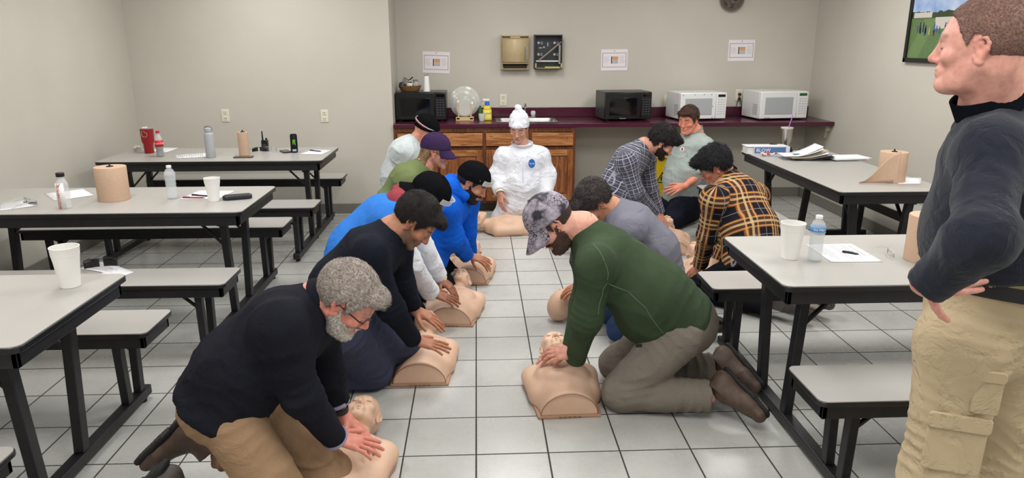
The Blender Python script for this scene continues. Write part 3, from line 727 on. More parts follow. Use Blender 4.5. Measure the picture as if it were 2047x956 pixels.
sk = thing('kitchen_sink', 'stainless steel drop-in sink in the plum counter', 'sink', (XC + (sx0 + sx1) / 2, YA - .33, CT))
m = MB(); hw, hd = .31, .22
rim = lambda x, y, z: [(a * x, b * y, z) for a, b in ((-1, -1), (1, -1), (1, 1), (-1, 1))]
rings = [rrect(-hw, hw, -hd, hd, .03), rrect(-hw + .03, hw - .03, -hd + .03, hd - .07, .05), rrect(-hw + .035, hw - .035, -hd + .035, hd - .075, .05), rrect(-hw + .05, hw - .05, -hd + .05, hd - .09, .06)]
zs = [.004, .006, -.02, -.16]; n = len(rings[0]); vs = []; fs = []
for r, z in zip(rings, zs): vs += [(x, y, z) for x, y in r]
for j in range(3): fs += [(j * n + i, j * n + (i + 1) % n, (j + 1) * n + (i + 1) % n, (j + 1) * n + i) for i in range(n)]
fs.append(tuple(3 * n + i for i in range(n))); m.add(vs, fs); obj('basin', m, ST, sk)
fa = obj('faucet', MB().box(-.11, .11, .155, .205, .006, .022).tube([(0, .18, .02), (0, .18, .10), (0, .172, .135), (0, .14, .150), (0, .09, .14), (0, .075, .12)], .011, 10).lathe([(.02, .02), (.018, .05), (.012, .06)], 14, Matrix.Translation((0, .18, 0))), mat('chrome', (200, 200, 200), .15, 1.), sk, bevel=.002)
m = MB().lathe([(.012, .02), (.02, .028), (.026, .045), (.026, .065), (.018, .078), (.0, .08)], 10, Matrix.Translation((.085, .18, 0))).lathe([(.012, .02), (.02, .028), (.026, .045), (.026, .065), (.018, .078), (.0, .08)], 10, Matrix.Translation((-.085, .18, 0)))
obj('tap_handle', m, mat('clear_acrylic', (225, 225, 222), .12, alpha=.75), fa)
# ------------------------------------------------------------------ outlets
OUT = mat('outlet_plate', (224, 218, 198), .4); OUTD = mat('outlet_slot', (60, 55, 48), .6)
def outlet(loc, label, ry=0, group=None):
    t = thing('wall_outlet', label, 'outlet', loc)
    obj('cover_plate', MB().box(-.037, .037, -.007, 0, -.06, .06), OUT, t, bevel=.003)
    for z in (.028, -.028):
        r = obj('receptacle', MB().box(-.019, .019, -.010, -.006, z - .019, z + .019), OUT, t, bevel=.002)
        obj('slot', MB().box(-.010, -.006, -.0106, -.009, z - .002, z + .010).box(.005, .009, -.0106, -.009, z - .002, z + .010).box(-.003, .003, -.0106, -.009, z - .013, z - .007), OUTD, r)
    return t
outlet(aty(451, 231, YB), 'cream wall outlet above the grey flask and the paper roll')
outlet(aty(649, 232, YB), 'cream wall outlet right of the energy drink, nearest the alcove corner')
outlet(aty(1006, 200, YA), 'cream wall outlet between the spray bottle and the sink')
o3 = outlet(aty(1477, 190, YA), 'cream wall outlet with a black plug, between two white microwaves')
obj('plug', MB().box(-.014, .014, -.036, -.010, -.002, .022).box(-.014, .014, -.036, -.010, -.05, -.026), mat('plug_black', (35, 33, 32), .5), o3, bevel=.004)
outlet(aty(1334, 201, YA), 'cream wall outlet just left of the white microwave with a dark display')
lx = atz(1482, 238, CT)[0]; ox = o3.location.x; oz = o3.location.z
tag(obj('power_cord', MB().tube([(ox, YA - .03, oz - .01), (ox - .03, YA - .045, oz - .08), (ox - .04, YA - .06, CT + .02), (ox - .05, YA - .10, CT + .006), (ox - .16, YA - .14, CT + .006), (ox - .22, YA - .10, CT + .006)], .004), mat('plug_black', (35, 33, 32), .5)), 'black power cord from the outlet to the middle white microwave', 'cord')
tag(obj('power_cord', MB().tube([(ox + .004, YA - .03, oz - .05), (ox + .03, YA - .05, oz - .12), (ox + .05, YA - .07, CT + .02), (ox + .11, YA - .10, CT + .006), (ox + .2, YA - .09, CT + .006)], .004), mat('plug_black', (35, 33, 32), .5)), 'black power cord from the outlet to the rightmost white microwave', 'cord')
# ------------------------------------------------------------------ microwaves
BLK = mat('appliance_black', (26, 26, 28), .25); BLK2 = mat('black_glass', (12, 12, 15), .06); WHT = mat('appliance_white', (226, 226, 226), .3); KEY = mat('key_grey', (120, 120, 122), .5); MESHW = mat('window_mesh', (168, 172, 176), .25); VENT = mat('vent_dark', (70, 70, 72), .7)
def microwave(label, x0, x1, h, d, yf, body, door, win, keyc, rot=0, disp=None, logo=None, screws=0, gap=.006, white=False, inner=None):
    w = x1 - x0; t = thing('microwave', label, 'microwave', ((x0 + x1) / 2, yf, CT + .002), rot)
    obj('housing', MB().box(-w / 2, w / 2, .03, d, .014, h), body, t, bevel=.006)
    obj('foot', MB().box(-w / 2 + .03, -w / 2 + .06, .05, .08, 0, .014).box(w / 2 - .06, w / 2 - .03, .05, .08, 0, .014).box(-w / 2 + .03, -w / 2 + .06, d - .08, d - .05, 0, .014).box(w / 2 - .06, w / 2 - .03, d - .08, d - .05, 0, .014), VENT, t)
    pw = w * .225; dd = obj('door', MB().box(-w / 2, w / 2 - pw - .002, 0, .03, .016, h - .004), door, t, bevel=.006)
    a0, a1 = -w / 2 + w * .10, w / 2 - pw - w * .09
    obj('window', MB().box(a0, a1, -.003, .002, h * .20, h * .80), win, dd, bevel=.004)
    p = obj('control_panel', MB().box(w / 2 - pw, w / 2, .001, .03, .016, h - .004), door, t, bevel=.005)
    obj('display', MB().box(w / 2 - pw * .85, w / 2 - pw * .15, -.001, .002, h * .84, h * .93), disp or BLK2, p)
    k = MB()
    for r in range(7):
        for c in range(3):
            cx = w / 2 - pw * .5 + (c - 1) * pw * .26; cz = h * (.74 - r * .085); k.box(cx - pw * .085, cx + pw * .085, -.0005, .002, cz - h * .020, cz + h * .020)
    obj('keypad', k, keyc, p)
    v = MB()
    for i in range(6):
        for j in range(7): v.box(-w / 2 - .0006, -w / 2 + .001, .06 + i * .016, .06 + i * .016 + .009, .05 + j * .016, .05 + j * .016 + .007)
    obj('side_vent', v, VENT, t)
    if screws:
        s = MB()
        for (u, q) in ((.05, .92), (.30, .93), (.50, .93), (.66, .93), (.05, .5), (.05, .08), (.30, .07), (.50, .07), (.70, .5), (.70, .1)): s.lathe([(.0055, 0), (.003, .002)], 10, Matrix.Translation((-w / 2 + u * w, -.001, q * h)) @ Matrix.Rotation(PI / 2, 4, 'X'))
        obj('sticker_dots', s, KEY, dd)
    if inner: obj('glass_tray', MB().lathe([(.13, 0), (.14, .012), (.138, .014), (.0, .004)], 28, Matrix.Translation(((a0 + a1) / 2, .14, .04))), inner, t)
    if logo:
        obj('lettering', add_text(MB(), logo, .016, Matrix.Translation((a0 + (a1 - a0) * (.12 if white else .5), -.0015, h * .09)) @ Matrix.Rotation(PI / 2, 4, 'X')), mat('logo_silver', (190, 190, 190), .3) if not white else KEY, dd)
    return t
CTF = YA - .56
def X_(px, py, y): return aty(px, py, y)[0]
y1 = 7.30; mw1 = microwave('black microwave in the alcove corner with the basket on top', X_(790, 220, y1) + .004, X_(892, 220, y1), .285, .38, y1, BLK, BLK, BLK2, mat('key_dark', (58, 58, 62), .4))
y2 = 7.26; microwave('black glossy microwave beside the bare stretch of plum counter, no basket', X_(1208, 210, y2), X_(1304, 210, y2), .285, .36, y2, mat('microwave_grey', (60, 60, 58), .35), BLK, BLK2, mat('key_dark', (58, 58, 62), .4), rot=.10, logo='Panasonic')
y3 = 7.26; microwave('white microwave with dark display, behind the kneeling man in short sleeves', X_(1358, 210, y3), X_(1455, 210, y3), .275, .37, y3, WHT, WHT, MESHW, mat('key_pale', (196, 196, 200), .5), rot=.14, screws=1)
y4 = 7.27; microwave('white microwave with green clock display, rightmost on the counter', X_(1517, 210, y4), X_(1618, 210, y4), .285, .38, y4, WHT, WHT, MESHW, mat('key_pale', (196, 196, 200), .5), rot=.13, disp=mat('clock_green', (20, 40, 20), .2, emit=((30, 120, 50), .25)), logo='Panasonic', white=True)
# ------------------------------------------------------------------ towel dispensers, notices, wall fan, picture
TAN = mat('dispenser_tan', (186, 166, 128), .45, .1, var=.05); TAND = mat('dispenser_dark', (58, 60, 66), .4, .3); DK = mat('slot_dark', (52, 44, 34), .8); WH = mat('plastic_white', (226, 224, 218), .45)
c = aty(1030, 105, YA - .10); dz = .34; dw = .285
t = thing('towel_dispenser', 'tan metal paper towel dispenser with its cover closed', 'dispenser', (c[0], YA, c[2] - dz / 2))
obj('housing', MB().box(-dw / 2, dw / 2, -.06, 0, 0, dz).box(-dw / 2, -dw / 2 + .008, -.10, -.06, 0, dz).box(dw / 2 - .008, dw / 2, -.10, -.06, 0, dz).box(-dw / 2, dw / 2, -.10, -.06, dz - .012, dz).box(-dw / 2, dw / 2, -.09, -.06, 0, .006), TAN, t, bevel=.003)
m = MB(); prof = [(-.10 - .018 * math.sin(PI * i / 14), .065 + (dz - .095) * i / 14) for i in range(15)]
vs = []; 
for (y, z) in prof: vs += [(-dw / 2 + .010, y, z), (dw / 2 - .010, y, z)]
m.add(vs, [(2 * i, 2 * i + 1, 2 * i + 3, 2 * i + 2) for i in range(14)]); m.box(-dw / 2 + .01, dw / 2 - .01, -.10, -.085, .060, .067)
cv = obj('cover', m, TAN, t, solid=.003)
obj('crank_lever', MB().box(dw / 2 - .035, dw / 2 - .020, -.136, -.118, .10, .215).lathe([(.012, 0), (.012, .012)], 14, Matrix.Translation((dw / 2 - .0275, -.118, .222)) @ Matrix.Rotation(PI / 2, 4, 'X')), mat('lever_steel', (168, 162, 150), .3, .8), cv, bevel=.002)
obj('lock_slot', MB().box(-.05, .05, -.104, -.099, dz - .026, dz - .014), mat('brass_dull', (200, 180, 140), .3, .6), t)
obj('towel_slot', MB().box(-dw / 2 + .02, dw / 2 - .02, -.0615, -.05, .010, .055), DK, t)
c2 = aty(1096, 105, YA - .10)
t = thing('towel_dispenser', 'open paper towel dispenser showing its dark inner mechanism', 'dispenser', (c2[0], YA, c2[2] - dz / 2 + .005))
obj('back_plate', MB().box(-dw / 2, dw / 2, -.02, 0, 0, dz), TAND, t, bevel=.002)
obj('side_flange', MB().box(-dw / 2, -dw / 2 + .010, -.11, 0, .06, dz).box(dw / 2 - .010, dw / 2, -.11, 0, .06, dz).box(-dw / 2, dw / 2, -.11, 0, dz - .012, dz), TAND, t, bevel=.002)
obj('towel_tray', MB().box(-dw / 2 + .01, dw / 2, -.11, -.10, 0, .012).box(-dw / 2 + .01, -dw / 2 + .022, -.11, -.02, 0, .058).box(dw / 2 - .012, dw / 2, -.11, -.02, 0, .058).box(-dw / 2 + .01, dw / 2, -.11, 0, 0, .006), TAN, t)
obj('paper_sheet', MB().box(-.03, dw / 2 - .02, -.09, -.03, .008, .024), mat('paper_green', (176, 186, 112), .8), t)
obj('feed_roller', MB().tube([(-dw / 2 + .02, -.07, .078), (dw / 2 - .03, -.07, .078)], .008, 10), WH, t)
obj('brace_arm', MB().bar((-dw / 2 + .045, -.085, .085), (dw / 2 + .010, -.085, dz - .055), .010, .012), mat('arm_tan', (150, 136, 118), .5), t)
obj('side_spring', MB().box(dw / 2 - .035, dw / 2 - .016, -.10, -.08, .05, .24), mat('lever_steel', (168, 162, 150), .3, .8), t)
m = MB()
for (x, z) in ((-.095, .26), (.07, .26), (-.095, .145), (.07, .145)):
    m.lathe([(.013, 0), (.013, .02)], 16, Matrix.Translation((x, -.02, z)) @ Matrix.Rotation(PI / 2, 4, 'X')); m.box(x + .022, x + .045, -.024, -.018, z - .012, z - .006).box(x + .022, x + .045, -.024, -.018, z + .004, z + .010)
m.box(-.004, .006, -.024, -.018, .225, .265).box(-.05, -.028, -.024, -.018, .21, .222).box(-.09, -.06, -.024, -.018, .205, .215)
obj('gear_wheel', m, mat('gear_grey', (176, 178, 182), .5), t)
def lines(m, x0, x1, z, n, dz, y, th=.0016, rnd=random.Random(1)):
    for i in range(n): m.box(x0, x1 - (x1 - x0) * rnd.random() * .3, y, y + .0004, z - i * dz, z - i * dz + th)
PAPER = mat('paper_white', (232, 228, 232), .5); INK = mat('print_grey', (120, 118, 122), .8)
for i, (px, py, lab, tilt, loc2) in enumerate(((872, 125, 'laminated notice with pink border above the foam cups, leftmost', .035, None), (1228, 120, 'laminated notice above the black microwave, with shiny glare', -.01, None), (1482, 101, 'laminated notice highest and furthest right on the alcove wall', -.01, None))):
    c = aty(px, py, YA - .002); t = thing('wall_notice', lab, 'notice', (c[0], YA - .001, c[2])); t.rotation_euler = (0, tilt, 0); w, h = .139, .108
    obj('sheet', MB().box(-w, w, -.003, 0, -h, h), PAPER, t); b = MB()
    for q in ((-w + .014, w - .014, h - .040, h - .035), (-w + .014, w - .014, -h + .035, -h + .040), (-w + .014, -w + .019, -h + .035, h - .035), (w - .019, w - .014, -h + .035, h - .035)): b.box(q[0], q[1], -.0036, -.003, q[2], q[3])
    obj('printed_border', b, mat('border_pink', (178, 118, 132), .7), t)
    obj('printed_picture', MB().box(-.018, .040, -.0036, -.003, .0, .036), mat('print_orange', (214, 158, 110), .7), t); obj('printed_photo', MB().box(-.018, .040, -.0036, -.003, -.036, -.002), mat('print_pale', (188, 184, 180), .7), t); obj('printed_bar', MB().box(-.034, -.022, -.0036, -.003, -.036, .036), mat('print_dark', (70, 60, 62), .7), t)
    k = MB(); lines(k, -.115, -.05, .03, 5, .014, -.0036); lines(k, .055, .115, .035, 6, .013, -.0036); obj('printed_lines', k, INK, t)
    obj('push_pin', MB().lathe([(.005, 0), (.004, .006), (0, .007)], 10, Matrix.Translation((0, -.003, h - .014)) @ Matrix.Rotation(PI / 2, 4, 'X')), KEY, t)
c = aty(1470, -4, YA - .12)
t = thing('wall_fan', 'round silver fixture at the top of the alcove wall', 'fan', (c[0], YA, c[2]))
R90 = Matrix.Rotation(PI / 2, 4, 'X')
obj('wall_mount', MB().box(-.05, .05, -.05, 0, -.03, .06), mat('fixture_grey', (92, 88, 84), .5), t, bevel=.004)
obj('dome', MB().lathe([(.125, .04), (.122, .055), (.105, .085), (.07, .12), (.03, .135), (0, .138)], 32, Matrix.Rotation(.15, 4, 'Y') @ R90), mat('silver_dull', (128, 120, 114), .25, .85), t)
obj('lens', MB().lathe([(.035, .13), (.03, .145), (0, .15)], 20, Matrix.Rotation(.15, 4, 'Y') @ R90), mat('fixture_dark', (60, 56, 54), .2), t)
def pic_mat():
    q = NT('photo_print'); v = q.coord('Object'); sp = q.n('ShaderNodeSeparateXYZ'); q.t.links.new(v, sp.inputs[0]); Y, Z = sp.outputs[1], sp.outputs[2]
    n = q.noise(v, 90, 4, .7); st = q.math('FRACT', q.math('ADD', q.math('MULTIPLY', Y, 3.2), q.math('MULTIPLY', Z, 2.0)))
    gr = q.mix(n, lin((66, 92, 52)), lin((108, 134, 84))); gr = q.mix(q.math('MULTIPLY', q.math('GREATER_THAN', st, .5), .25), gr, lin((132, 160, 98)))
    sky = q.ramp(q.noise(v, 6, 3), [(.3, lin((128, 158, 205))), (.7, lin((196, 210, 232)))])
    hz = q.math('ADD', .36, q.math('MULTIPLY', q.noise(v, 16, 3), .06)); c1 = q.mix(q.math('GREATER_THAN', Z, q.math('SUBTRACT', hz, .0)), lin((52, 66, 40)), sky)
    q.base(q.mix(q.math('LESS_THAN', Z, q.math('ADD', .335, q.math('MULTIPLY', n, .01))), c1, gr)); q.b.inputs['Roughness'].default_value = .15; return q.m
a = atx(1805, 124, XR - .02); zb = a[2]; ya = a[1]
t = thing('framed_picture', 'large black-framed outdoor group photograph on the right wall', 'picture', (XR, ya, zb)); Wp, Hp = 1.35, .75
m = MB()
for q in ((-Wp, 0, 0, .035), (-Wp, 0, Hp - .035, Hp), (-.035, 0, 0, Hp), (-Wp, -Wp + .035, 0, Hp)): m.box(-.028, -.002, q[0], q[1], q[2], q[3])
obj('frame', m, mat('frame_black', (24, 23, 24), .35), t, bevel=.003)
pr = obj('photo_print', MB().box(-.014, -.004, -Wp + .03, -.03, .03, Hp - .03), pic_mat(), t)
rn = random.Random(5); mm = [MB() for _ in range(5)]
for i in range(26):
    y = -.13 - rn.random() * .62; k = rn.randrange(5); z0 = .205 + .03 * rn.random(); h = .085 if i % 2 else .055
    mm[k].prism(rrect(-.007, .007, 0, h * .75, .005), -.0005, .0005, Matrix(((0, 0, 1, -.0155), (1, 0, 0, y), (0, 1, 0, z0), (0, 0, 0, 1)))); mm[k].lathe([(.006, -.0006), (.006, .0006)], 10, Matrix(((0, 0, 1, -.0155), (1, 0, 0, y), (0, 1, 0, z0 + h * .85), (0, 0, 0, 1))))
for k, cc in enumerate(((40, 44, 60), (60, 90, 150), (190, 160, 110), (96, 50, 54), (30, 30, 32))): obj('printed_people', mm[k], mat('print_p%d' % k, cc, .4), pr)
obj('printed_building', MB().box(-.0150, -.0140, -.30, -.06, .345, .385).box(-.0150, -.0140, -.62, -.35, .26, .345), mat('print_building', (196, 190, 182), .4), pr)
# ------------------------------------------------------------------ lunch tables with attached benches
LAM = mat('grey_laminate', (172, 169, 165), .30, var=.03, vs=300); EDGE = mat('black_edge', (26, 26, 28), .32, var=.15, vs=40); STL = mat('black_steel', (28, 28, 31), .42, var=.25, vs=25, bump=.1, bs=60)
TL, TW, TZ = 1.78, .75, .742; BL, BW, BZ, BO = 1.775, .30, .442, .60
def slab(parent, nm, x0, x1, y0, y1, z, r, th=.022):
    t = obj(nm, MB().prism(rrect(x0 + .003, x1 - .003, y0 + .003, y1 - .003, r), z - .004, z), LAM, parent)
    obj('edge_band', MB().prism(rrect(x0, x1, y0, y1, r), z - th, z - .0035), EDGE, t, bevel=.003)
    return t
def box_frame(x0, x1, y0, y1, z0, z1, th=.02):
    m = MB(); m.box(x0, x1, y0, y0 + th, z0, z1).box(x0, x1, y1 - th, y1, z0, z1).box(x0, x0 + th, y0, y1, z0, z1).box(x1 - th, x1, y0, y1, z0, z1); return m
def make_table(label):
    t = thing('lunch_table', label, 'table', (0, 0, 0), 0)      # origin: floor under the centre
    slab(t, 'tabletop', -TL / 2, TL / 2, -TW / 2, TW / 2, TZ, .035, .026)
    obj('apron', box_frame(-TL / 2 + .025, TL / 2 - .025, -TW / 2 + .025, TW / 2 - .025, TZ - .085, TZ - .026), STL, t, bevel=.003)
    for sy in (1, -1):
        b = slab(t, 'bench', -BL / 2, BL / 2, sy * BO - BW / 2, sy * BO + BW / 2, BZ, .03)
        obj('bench_apron', box_frame(-BL / 2 + .02, BL / 2 - .02, sy * BO - BW / 2 + .02, sy * BO + BW / 2 - .02, BZ - .078, BZ - .022), STL, b, bevel=.003)
    for sx in (1, -1):
        x = sx * (TL / 2 - .17)
        obj('floor_beam', MB().bar((x, -BO - .13, .045), (x, BO + .13, .045), .05, .045), STL, t, bevel=.004)
        for y_ in (-BO - .08, BO + .08, 0): obj('leveling_foot', MB().lathe([(.018, 0), (.018, .010), (.008, .012), (.008, .024)], 12, Matrix.Translation((x, y_, 0))), STL, t)
        for sy in (1, -1):
            obj('leg', MB().bar((x, sy * .14, .066), (x, sy * .20, TZ - .03), .05, .04, (1, 0, 0)), STL, t, bevel=.004)
            for dy in (-.075, .075): obj('bench_leg', MB().bar((x, sy * BO + dy * .8, .066), (x, sy * BO + dy, BZ - .024), .045, .036, (1, 0, 0)), STL, t, bevel=.004)
            obj('bench_brace', MB().bar((x, sy * BO + sy * .06, .27), (x - sx * .16, sy * BO + sy * .06, BZ - .03), .018, .010), STL, t); obj('bench_stay', MB().bar((x, sy * BO + .06, .30), (x, sy * BO - .06, .36), .016, .010), STL, t)
        obj('cross_bar', MB().bar((x, -.20, TZ - .10), (x, .20, TZ - .10), .03, .03), STL, t)
        [obj('brace', MB().bar((x, y_, TZ - .26), (x - sx * .20, y_, TZ - .05), .022, .010), STL, t) for y_ in (.175, -.175)]
        [obj('bracket', MB().box(x - .03, x + .03, a_, a_ + .06, TZ - .12, TZ - .03), STL, t, bevel=.006) for a_ in (.17, -.23)]
    return t
TA = (-3.075 + TL / 2 + .045 + .03, 6.185); TA = (-1.245 - TL / 2, 6.185); TB = (-1.325 - TL / 2, 4.39); TC = (-1.45 - TL / 2 + .0, 2.54); TR2 = (1.19 + TL / 2, 2.995); TR1 = (2.285 + TW / 2, 5.28)
tA = make_table('grey table with benches in the far left corner, red tumbler on it'); tA.location = (TA[0], TA[1], 0)
dup(tA, (TB[0], TB[1], 0), 0, 'grey table with benches in the middle of the left wall, wide paper roll on it')
dup(tA, (TC[0] + .005, TC[1], 0), 0, 'grey table with benches nearest the camera on the left, one foam cup on it')
dup(tA, (TR2[0], TR2[1], 0), 0, 'grey table with benches on the right beside the standing man, water bottle on it')
dup(tA, (TR1[0], TR1[1], 0), PI / 2, 'grey table with benches along the right wall, blue binder on it')
# ------------------------------------------------------------------ small things
FOAM = mat('foam_white', (236, 234, 230), .6, bump=.15, bs=500, bd=.001)
def foam_cup(px, py, z, h, label, r=None, tilt=0):
    """(px, py) = middle of the cup's base on the surface"""
    x, y, _ = atz(px, py, z); r = r or h * .33
    t = thing('foam_cup', label, 'cup', (x, y, z + .001)); k = .68
    m = MB().lathe([(r * k, 0), (r * k, .002), (r * (k + (1 - k) * .72), h * .78), (r * (k + (1 - k) * .72) + .002, h * .79), (r * .985, h - .006), (r, h - .004), (r, h), (r - .003, h), (r * .93, h * .78), (r * k - .003, .006), (0, .005)], 36)
    obj('cup_wall', m, FOAM, t); return t
TZ_ = TZ; BZ_ = BZ
foam_cup(141, 572, TZ, .160, 'white foam cup on the nearest left table')
foam_cup(428, 402, TZ, .140, 'white foam cup on the middle left table, beside the glasses case')
foam_cup(1579, 516, TZ, .160, 'white foam cup beside the water bottle on the right table')
CLEAR = mat('clear_plastic', (235, 238, 240), .08, alpha=.20); WATER = mat('water_clear', (220, 228, 232), .05, alpha=.22)
def water_bottle(px, py, z, label, h=.20, labc=None, txt=None, fill=.62):
    x, y, _ = atz(px, py, z); t = thing('water_bottle', label, 'bottle', (x, y, z + .001)); R = .031
    prof = [(0, .004), (R * .7, 0), (R * .95, .006), (R, .02)]
    for i in range(9): prof += [(R * (.93 if i % 2 else 1.), .03 + i * .010)]
    prof += [(R, .125), (R, h * .78), (R * .8, h * .86), (.013, h * .925), (.0125, h * .95)]
    obj('bottle_body', MB().lathe(prof, 32, cap=False), CLEAR, t, solid=-.0009)
    obj('water', MB().lathe([(0, .006)] + [(r * .9, zz) for r, zz in prof[2:] if zz < h * fill] + [(R * .88, h * fill), (0, h * fill)], 28), WATER, t)
    obj('bottle_cap', MB().lathe([(.0148, h * .94), (.0150, h * .945), (.0148, h), (.012, h + .002), (0, h + .002)], 28), mat('cap_white', (236, 238, 240), .4), t)
    if labc:
        l = obj('label_band', MB().lathe([(R + .0008, .128), (R + .0008, .158)], 36, cap=False), labc, t, solid=.0004)
        if txt:
            obj('lettering', wrap_text(MB(), txt, .015, R + .001, .143, -PI / 2 - .25), mat('label_white', (236, 240, 245), .5), l)
            obj('label_stripe', MB().lathe([(R + .0016, .129), (R + .0016, .133)], 36, cap=False).lathe([(R + .0016, .153), (R + .0016, .157)], 36, cap=False), mat('label_light', (150, 196, 226), .5), l)
    return t
water_bottle(345, 397, TZ, 'clear water bottle without label on the middle left table', labc=mat('label_frost', (205, 208, 214), .4, alpha=.35))
water_bottle(1628, 521, TZ, 'clear water bottle with blue label on the right table', labc=mat('label_blue', (96, 146, 200), .5, alpha=.9), txt='Ice Mtn')
# sports drink bottle
x, y, _ = atz(131, 417, TZ); t = thing('drink_bottle', 'empty clear sports drink bottle with black cap on the middle left table', 'bottle', (x, y, TZ + .001), 0)
R = .034; prof = [(0, .003), (R * .8, 0), (R, .008), (R, .120), (R * .95, .145), (R * .62, .168), (R * .56, .172), (R * .56, .186)]
obj('bottle_body', MB().lathe(prof, 32, cap=False), CLEAR, t, solid=-.001); obj('bottle_cap', MB().lathe([(.0215, .184), (.022, .186), (.022, .204), (.020, .206), (0, .206)], 28), mat('cap_black', (30, 28, 28), .4), t)
arc = lambda r, a0, a1, z0, z1, n=14: MB().grid(lambda u, v: (r * math.cos(a0 + (a1 - a0) * u), r * math.sin(a0 + (a1 - a0) * u), z0 + (z1 - z0) * v), n, 2)
l = obj('label_band', arc(R + .0012, -2.25, -.85, .008, .150), mat('label_paper', (232, 230, 228), .5), t, solid=.0004)
obj('lettering', wrap_text(MB(), 'BODYARMOR', .022, R + .0018, .072, -1.75, PI / 2), mat('label_red', (196, 48, 54), .5), l)
obj('shield_mark', wrap_text(MB(), 'V', .03, R + .0018, .138, -1.55), mat('label_red', (196, 48, 54), .5), l)
# tumblers, cola, flask, can
x, y, _ = atz(299, 306, TZ); t = thing('tumbler', 'red insulated tumbler on the far left table', 'tumbler', (x, y, TZ + .001))
obj('cup_body', MB().lathe([(0, 0), (.036, 0), (.038, .004), (.039, .075), (.050, .100), (.053, .205), (.054, .207)], 36), mat('tumbler_red', (150, 22, 30), .3), t)
obj('lid', MB().lathe([(.054, .206), (.055, .207), (.055, .214), (.047, .216), (.045, .210), (0, .210)], 36), mat('lid_steel', (196, 190, 188), .3, .6), t)
emb = MB(); pts = [(-.023, .175), (-.020, .190), (-.005, .188), (.010, .178), (.020, .170), (.018, .150), (.008, .142), (-.006, .140), (-.016, .146), (-.022, .160)]
emb.tube([((.0535) * math.cos(-PI / 2 + a / .05), .0535 * math.sin(-PI / 2 + a / .05), z) for a, z in pts], .0009, 5, True); obj('emblem_outline', emb, mat('emblem_white', (230, 220, 215), .5), t)
x, y, _ = atz(321, 313, TZ); t = thing('cola_bottle', 'part-full cola bottle with red label on the far left table', 'bottle', (x, y, TZ + .001)); R = .032
pf = [(0, .003), (R * .75, 0), (R * .95, .008), (R * .9, .03), (R * .86, .055), (R, .085), (R, .132), (R * .9, .150), (.013, .185), (.0125, .198)]
obj('bottle_body', MB().lathe(pf, 32, cap=False), CLEAR, t, solid=-.001); obj('cola', MB().lathe([(0, .005), (R * .86, .006), (R * .83, .055), (R * .93, .082), (0, .082)], 28), mat('cola_dark', (24, 12, 12), .1), t)
obj('bottle_cap', MB().lathe([(.0148, .192), (.0148, .210), (0, .211)], 24), mat('cola_red', (200, 26, 38), .4), t)
l = obj('label_band', MB().lathe([(R + .0008, .083), (R + .0008, .134)], 36, cap=False), mat('cola_red', (200, 26, 38), .4), t, solid=.0004); obj('lettering', wrap_text(MB(), 'Coca-Cola', .021, R + .0014, .110, -1.2, shear=.3), mat('label_white', (236, 240, 245), .5), l)
x, y, _ = atz(422, 315, TZ); t = thing('water_flask', 'tall grey insulated flask with loop lid on the far left table', 'flask', (x, y, TZ + .001)); G = mat('flask_grey', (170, 172, 176), .5)
obj('flask_body', MB().lathe([(0, 0), (.036, 0), (.038, .004), (.038, .055), (.0372, .056), (.038, .057), (.038, .185), (.034, .200), (.026, .208)], 36), G, t)
li = obj('lid', MB().lathe([(.028, .208), (.030, .210), (.030, .235), (.026, .238), (0, .238)], 32), G, t); obj('carry_loop', MB().tube([(-.028, 0, .215), (-.030, 0, .238), (-.018, 0, .252), (0, 0, .255), (.018, 0, .252), (.030, 0, .238), (.028, 0, .215)], .0045, 8), mat('loop_grey', (120, 122, 126), .5), li)
x, y, _ = atz(589, 305, TZ); t = thing('energy_drink_can', 'tall black energy drink can with green mark on the far left table', 'can', (x, y, TZ + .001)); R = .030
obj('can_body', MB().lathe([(0, .002), (.022, 0), (R, .008), (R, .142), (.026, .152), (.0265, .156), (.025, .155), (.024, .150), (0, .150)], 32), mat('can_black', (22, 24, 32), .3, .5), t)
g = MB(); 
for k, (dx, z0) in enumerate(((-.008, .070), (0, .080), (.008, .064))): g.grid(lambda u, v, dx=dx, z0=z0: ((R + .0008) * math.cos(-PI / 2 + .25 + (dx + (u - .5) * .0045 + .0015 * math.sin(v * 9)) / R), (R + .0008) * math.sin(-PI / 2 + .25 + (dx + (u - .5) * .0045 + .0015 * math.sin(v * 9)) / R), z0 + (.112 - z0) * v), 3, 8)
obj('claw_mark', g, mat('mark_green', (110, 205, 50), .5), t, solid=.0004); obj('lower_print', arc(R + .0008, -PI / 2 - .3, -PI / 2 + .8, .012, .030), mat('print_silver', (160, 170, 190), .4), t, solid=.0003)
x, y, _ = atz(1569, 300, TZ); t = thing('tumbler', 'stainless tumbler with a purple straw on the right wall table', 'tumbler', (x, y, TZ + .001))
obj('cup_body', MB().lathe([(0, 0), (.034, 0), (.036, .004), (.038, .06), (.047, .085), (.050, .185), (.051, .187)], 36), mat('tumbler_steel', (178, 174, 166), .28, .9), t); obj('lid', MB().lathe([(.052, .186), (.053, .196), (.045, .198), (0, .192)], 32), mat('lid_clear', (212, 208, 204), .2, alpha=.8), t)
obj('straw', MB().tube([(0.012, 0, .19), (.042, .006, .30)], .0042, 8), mat('straw_purple', (160, 110, 178), .4), t)
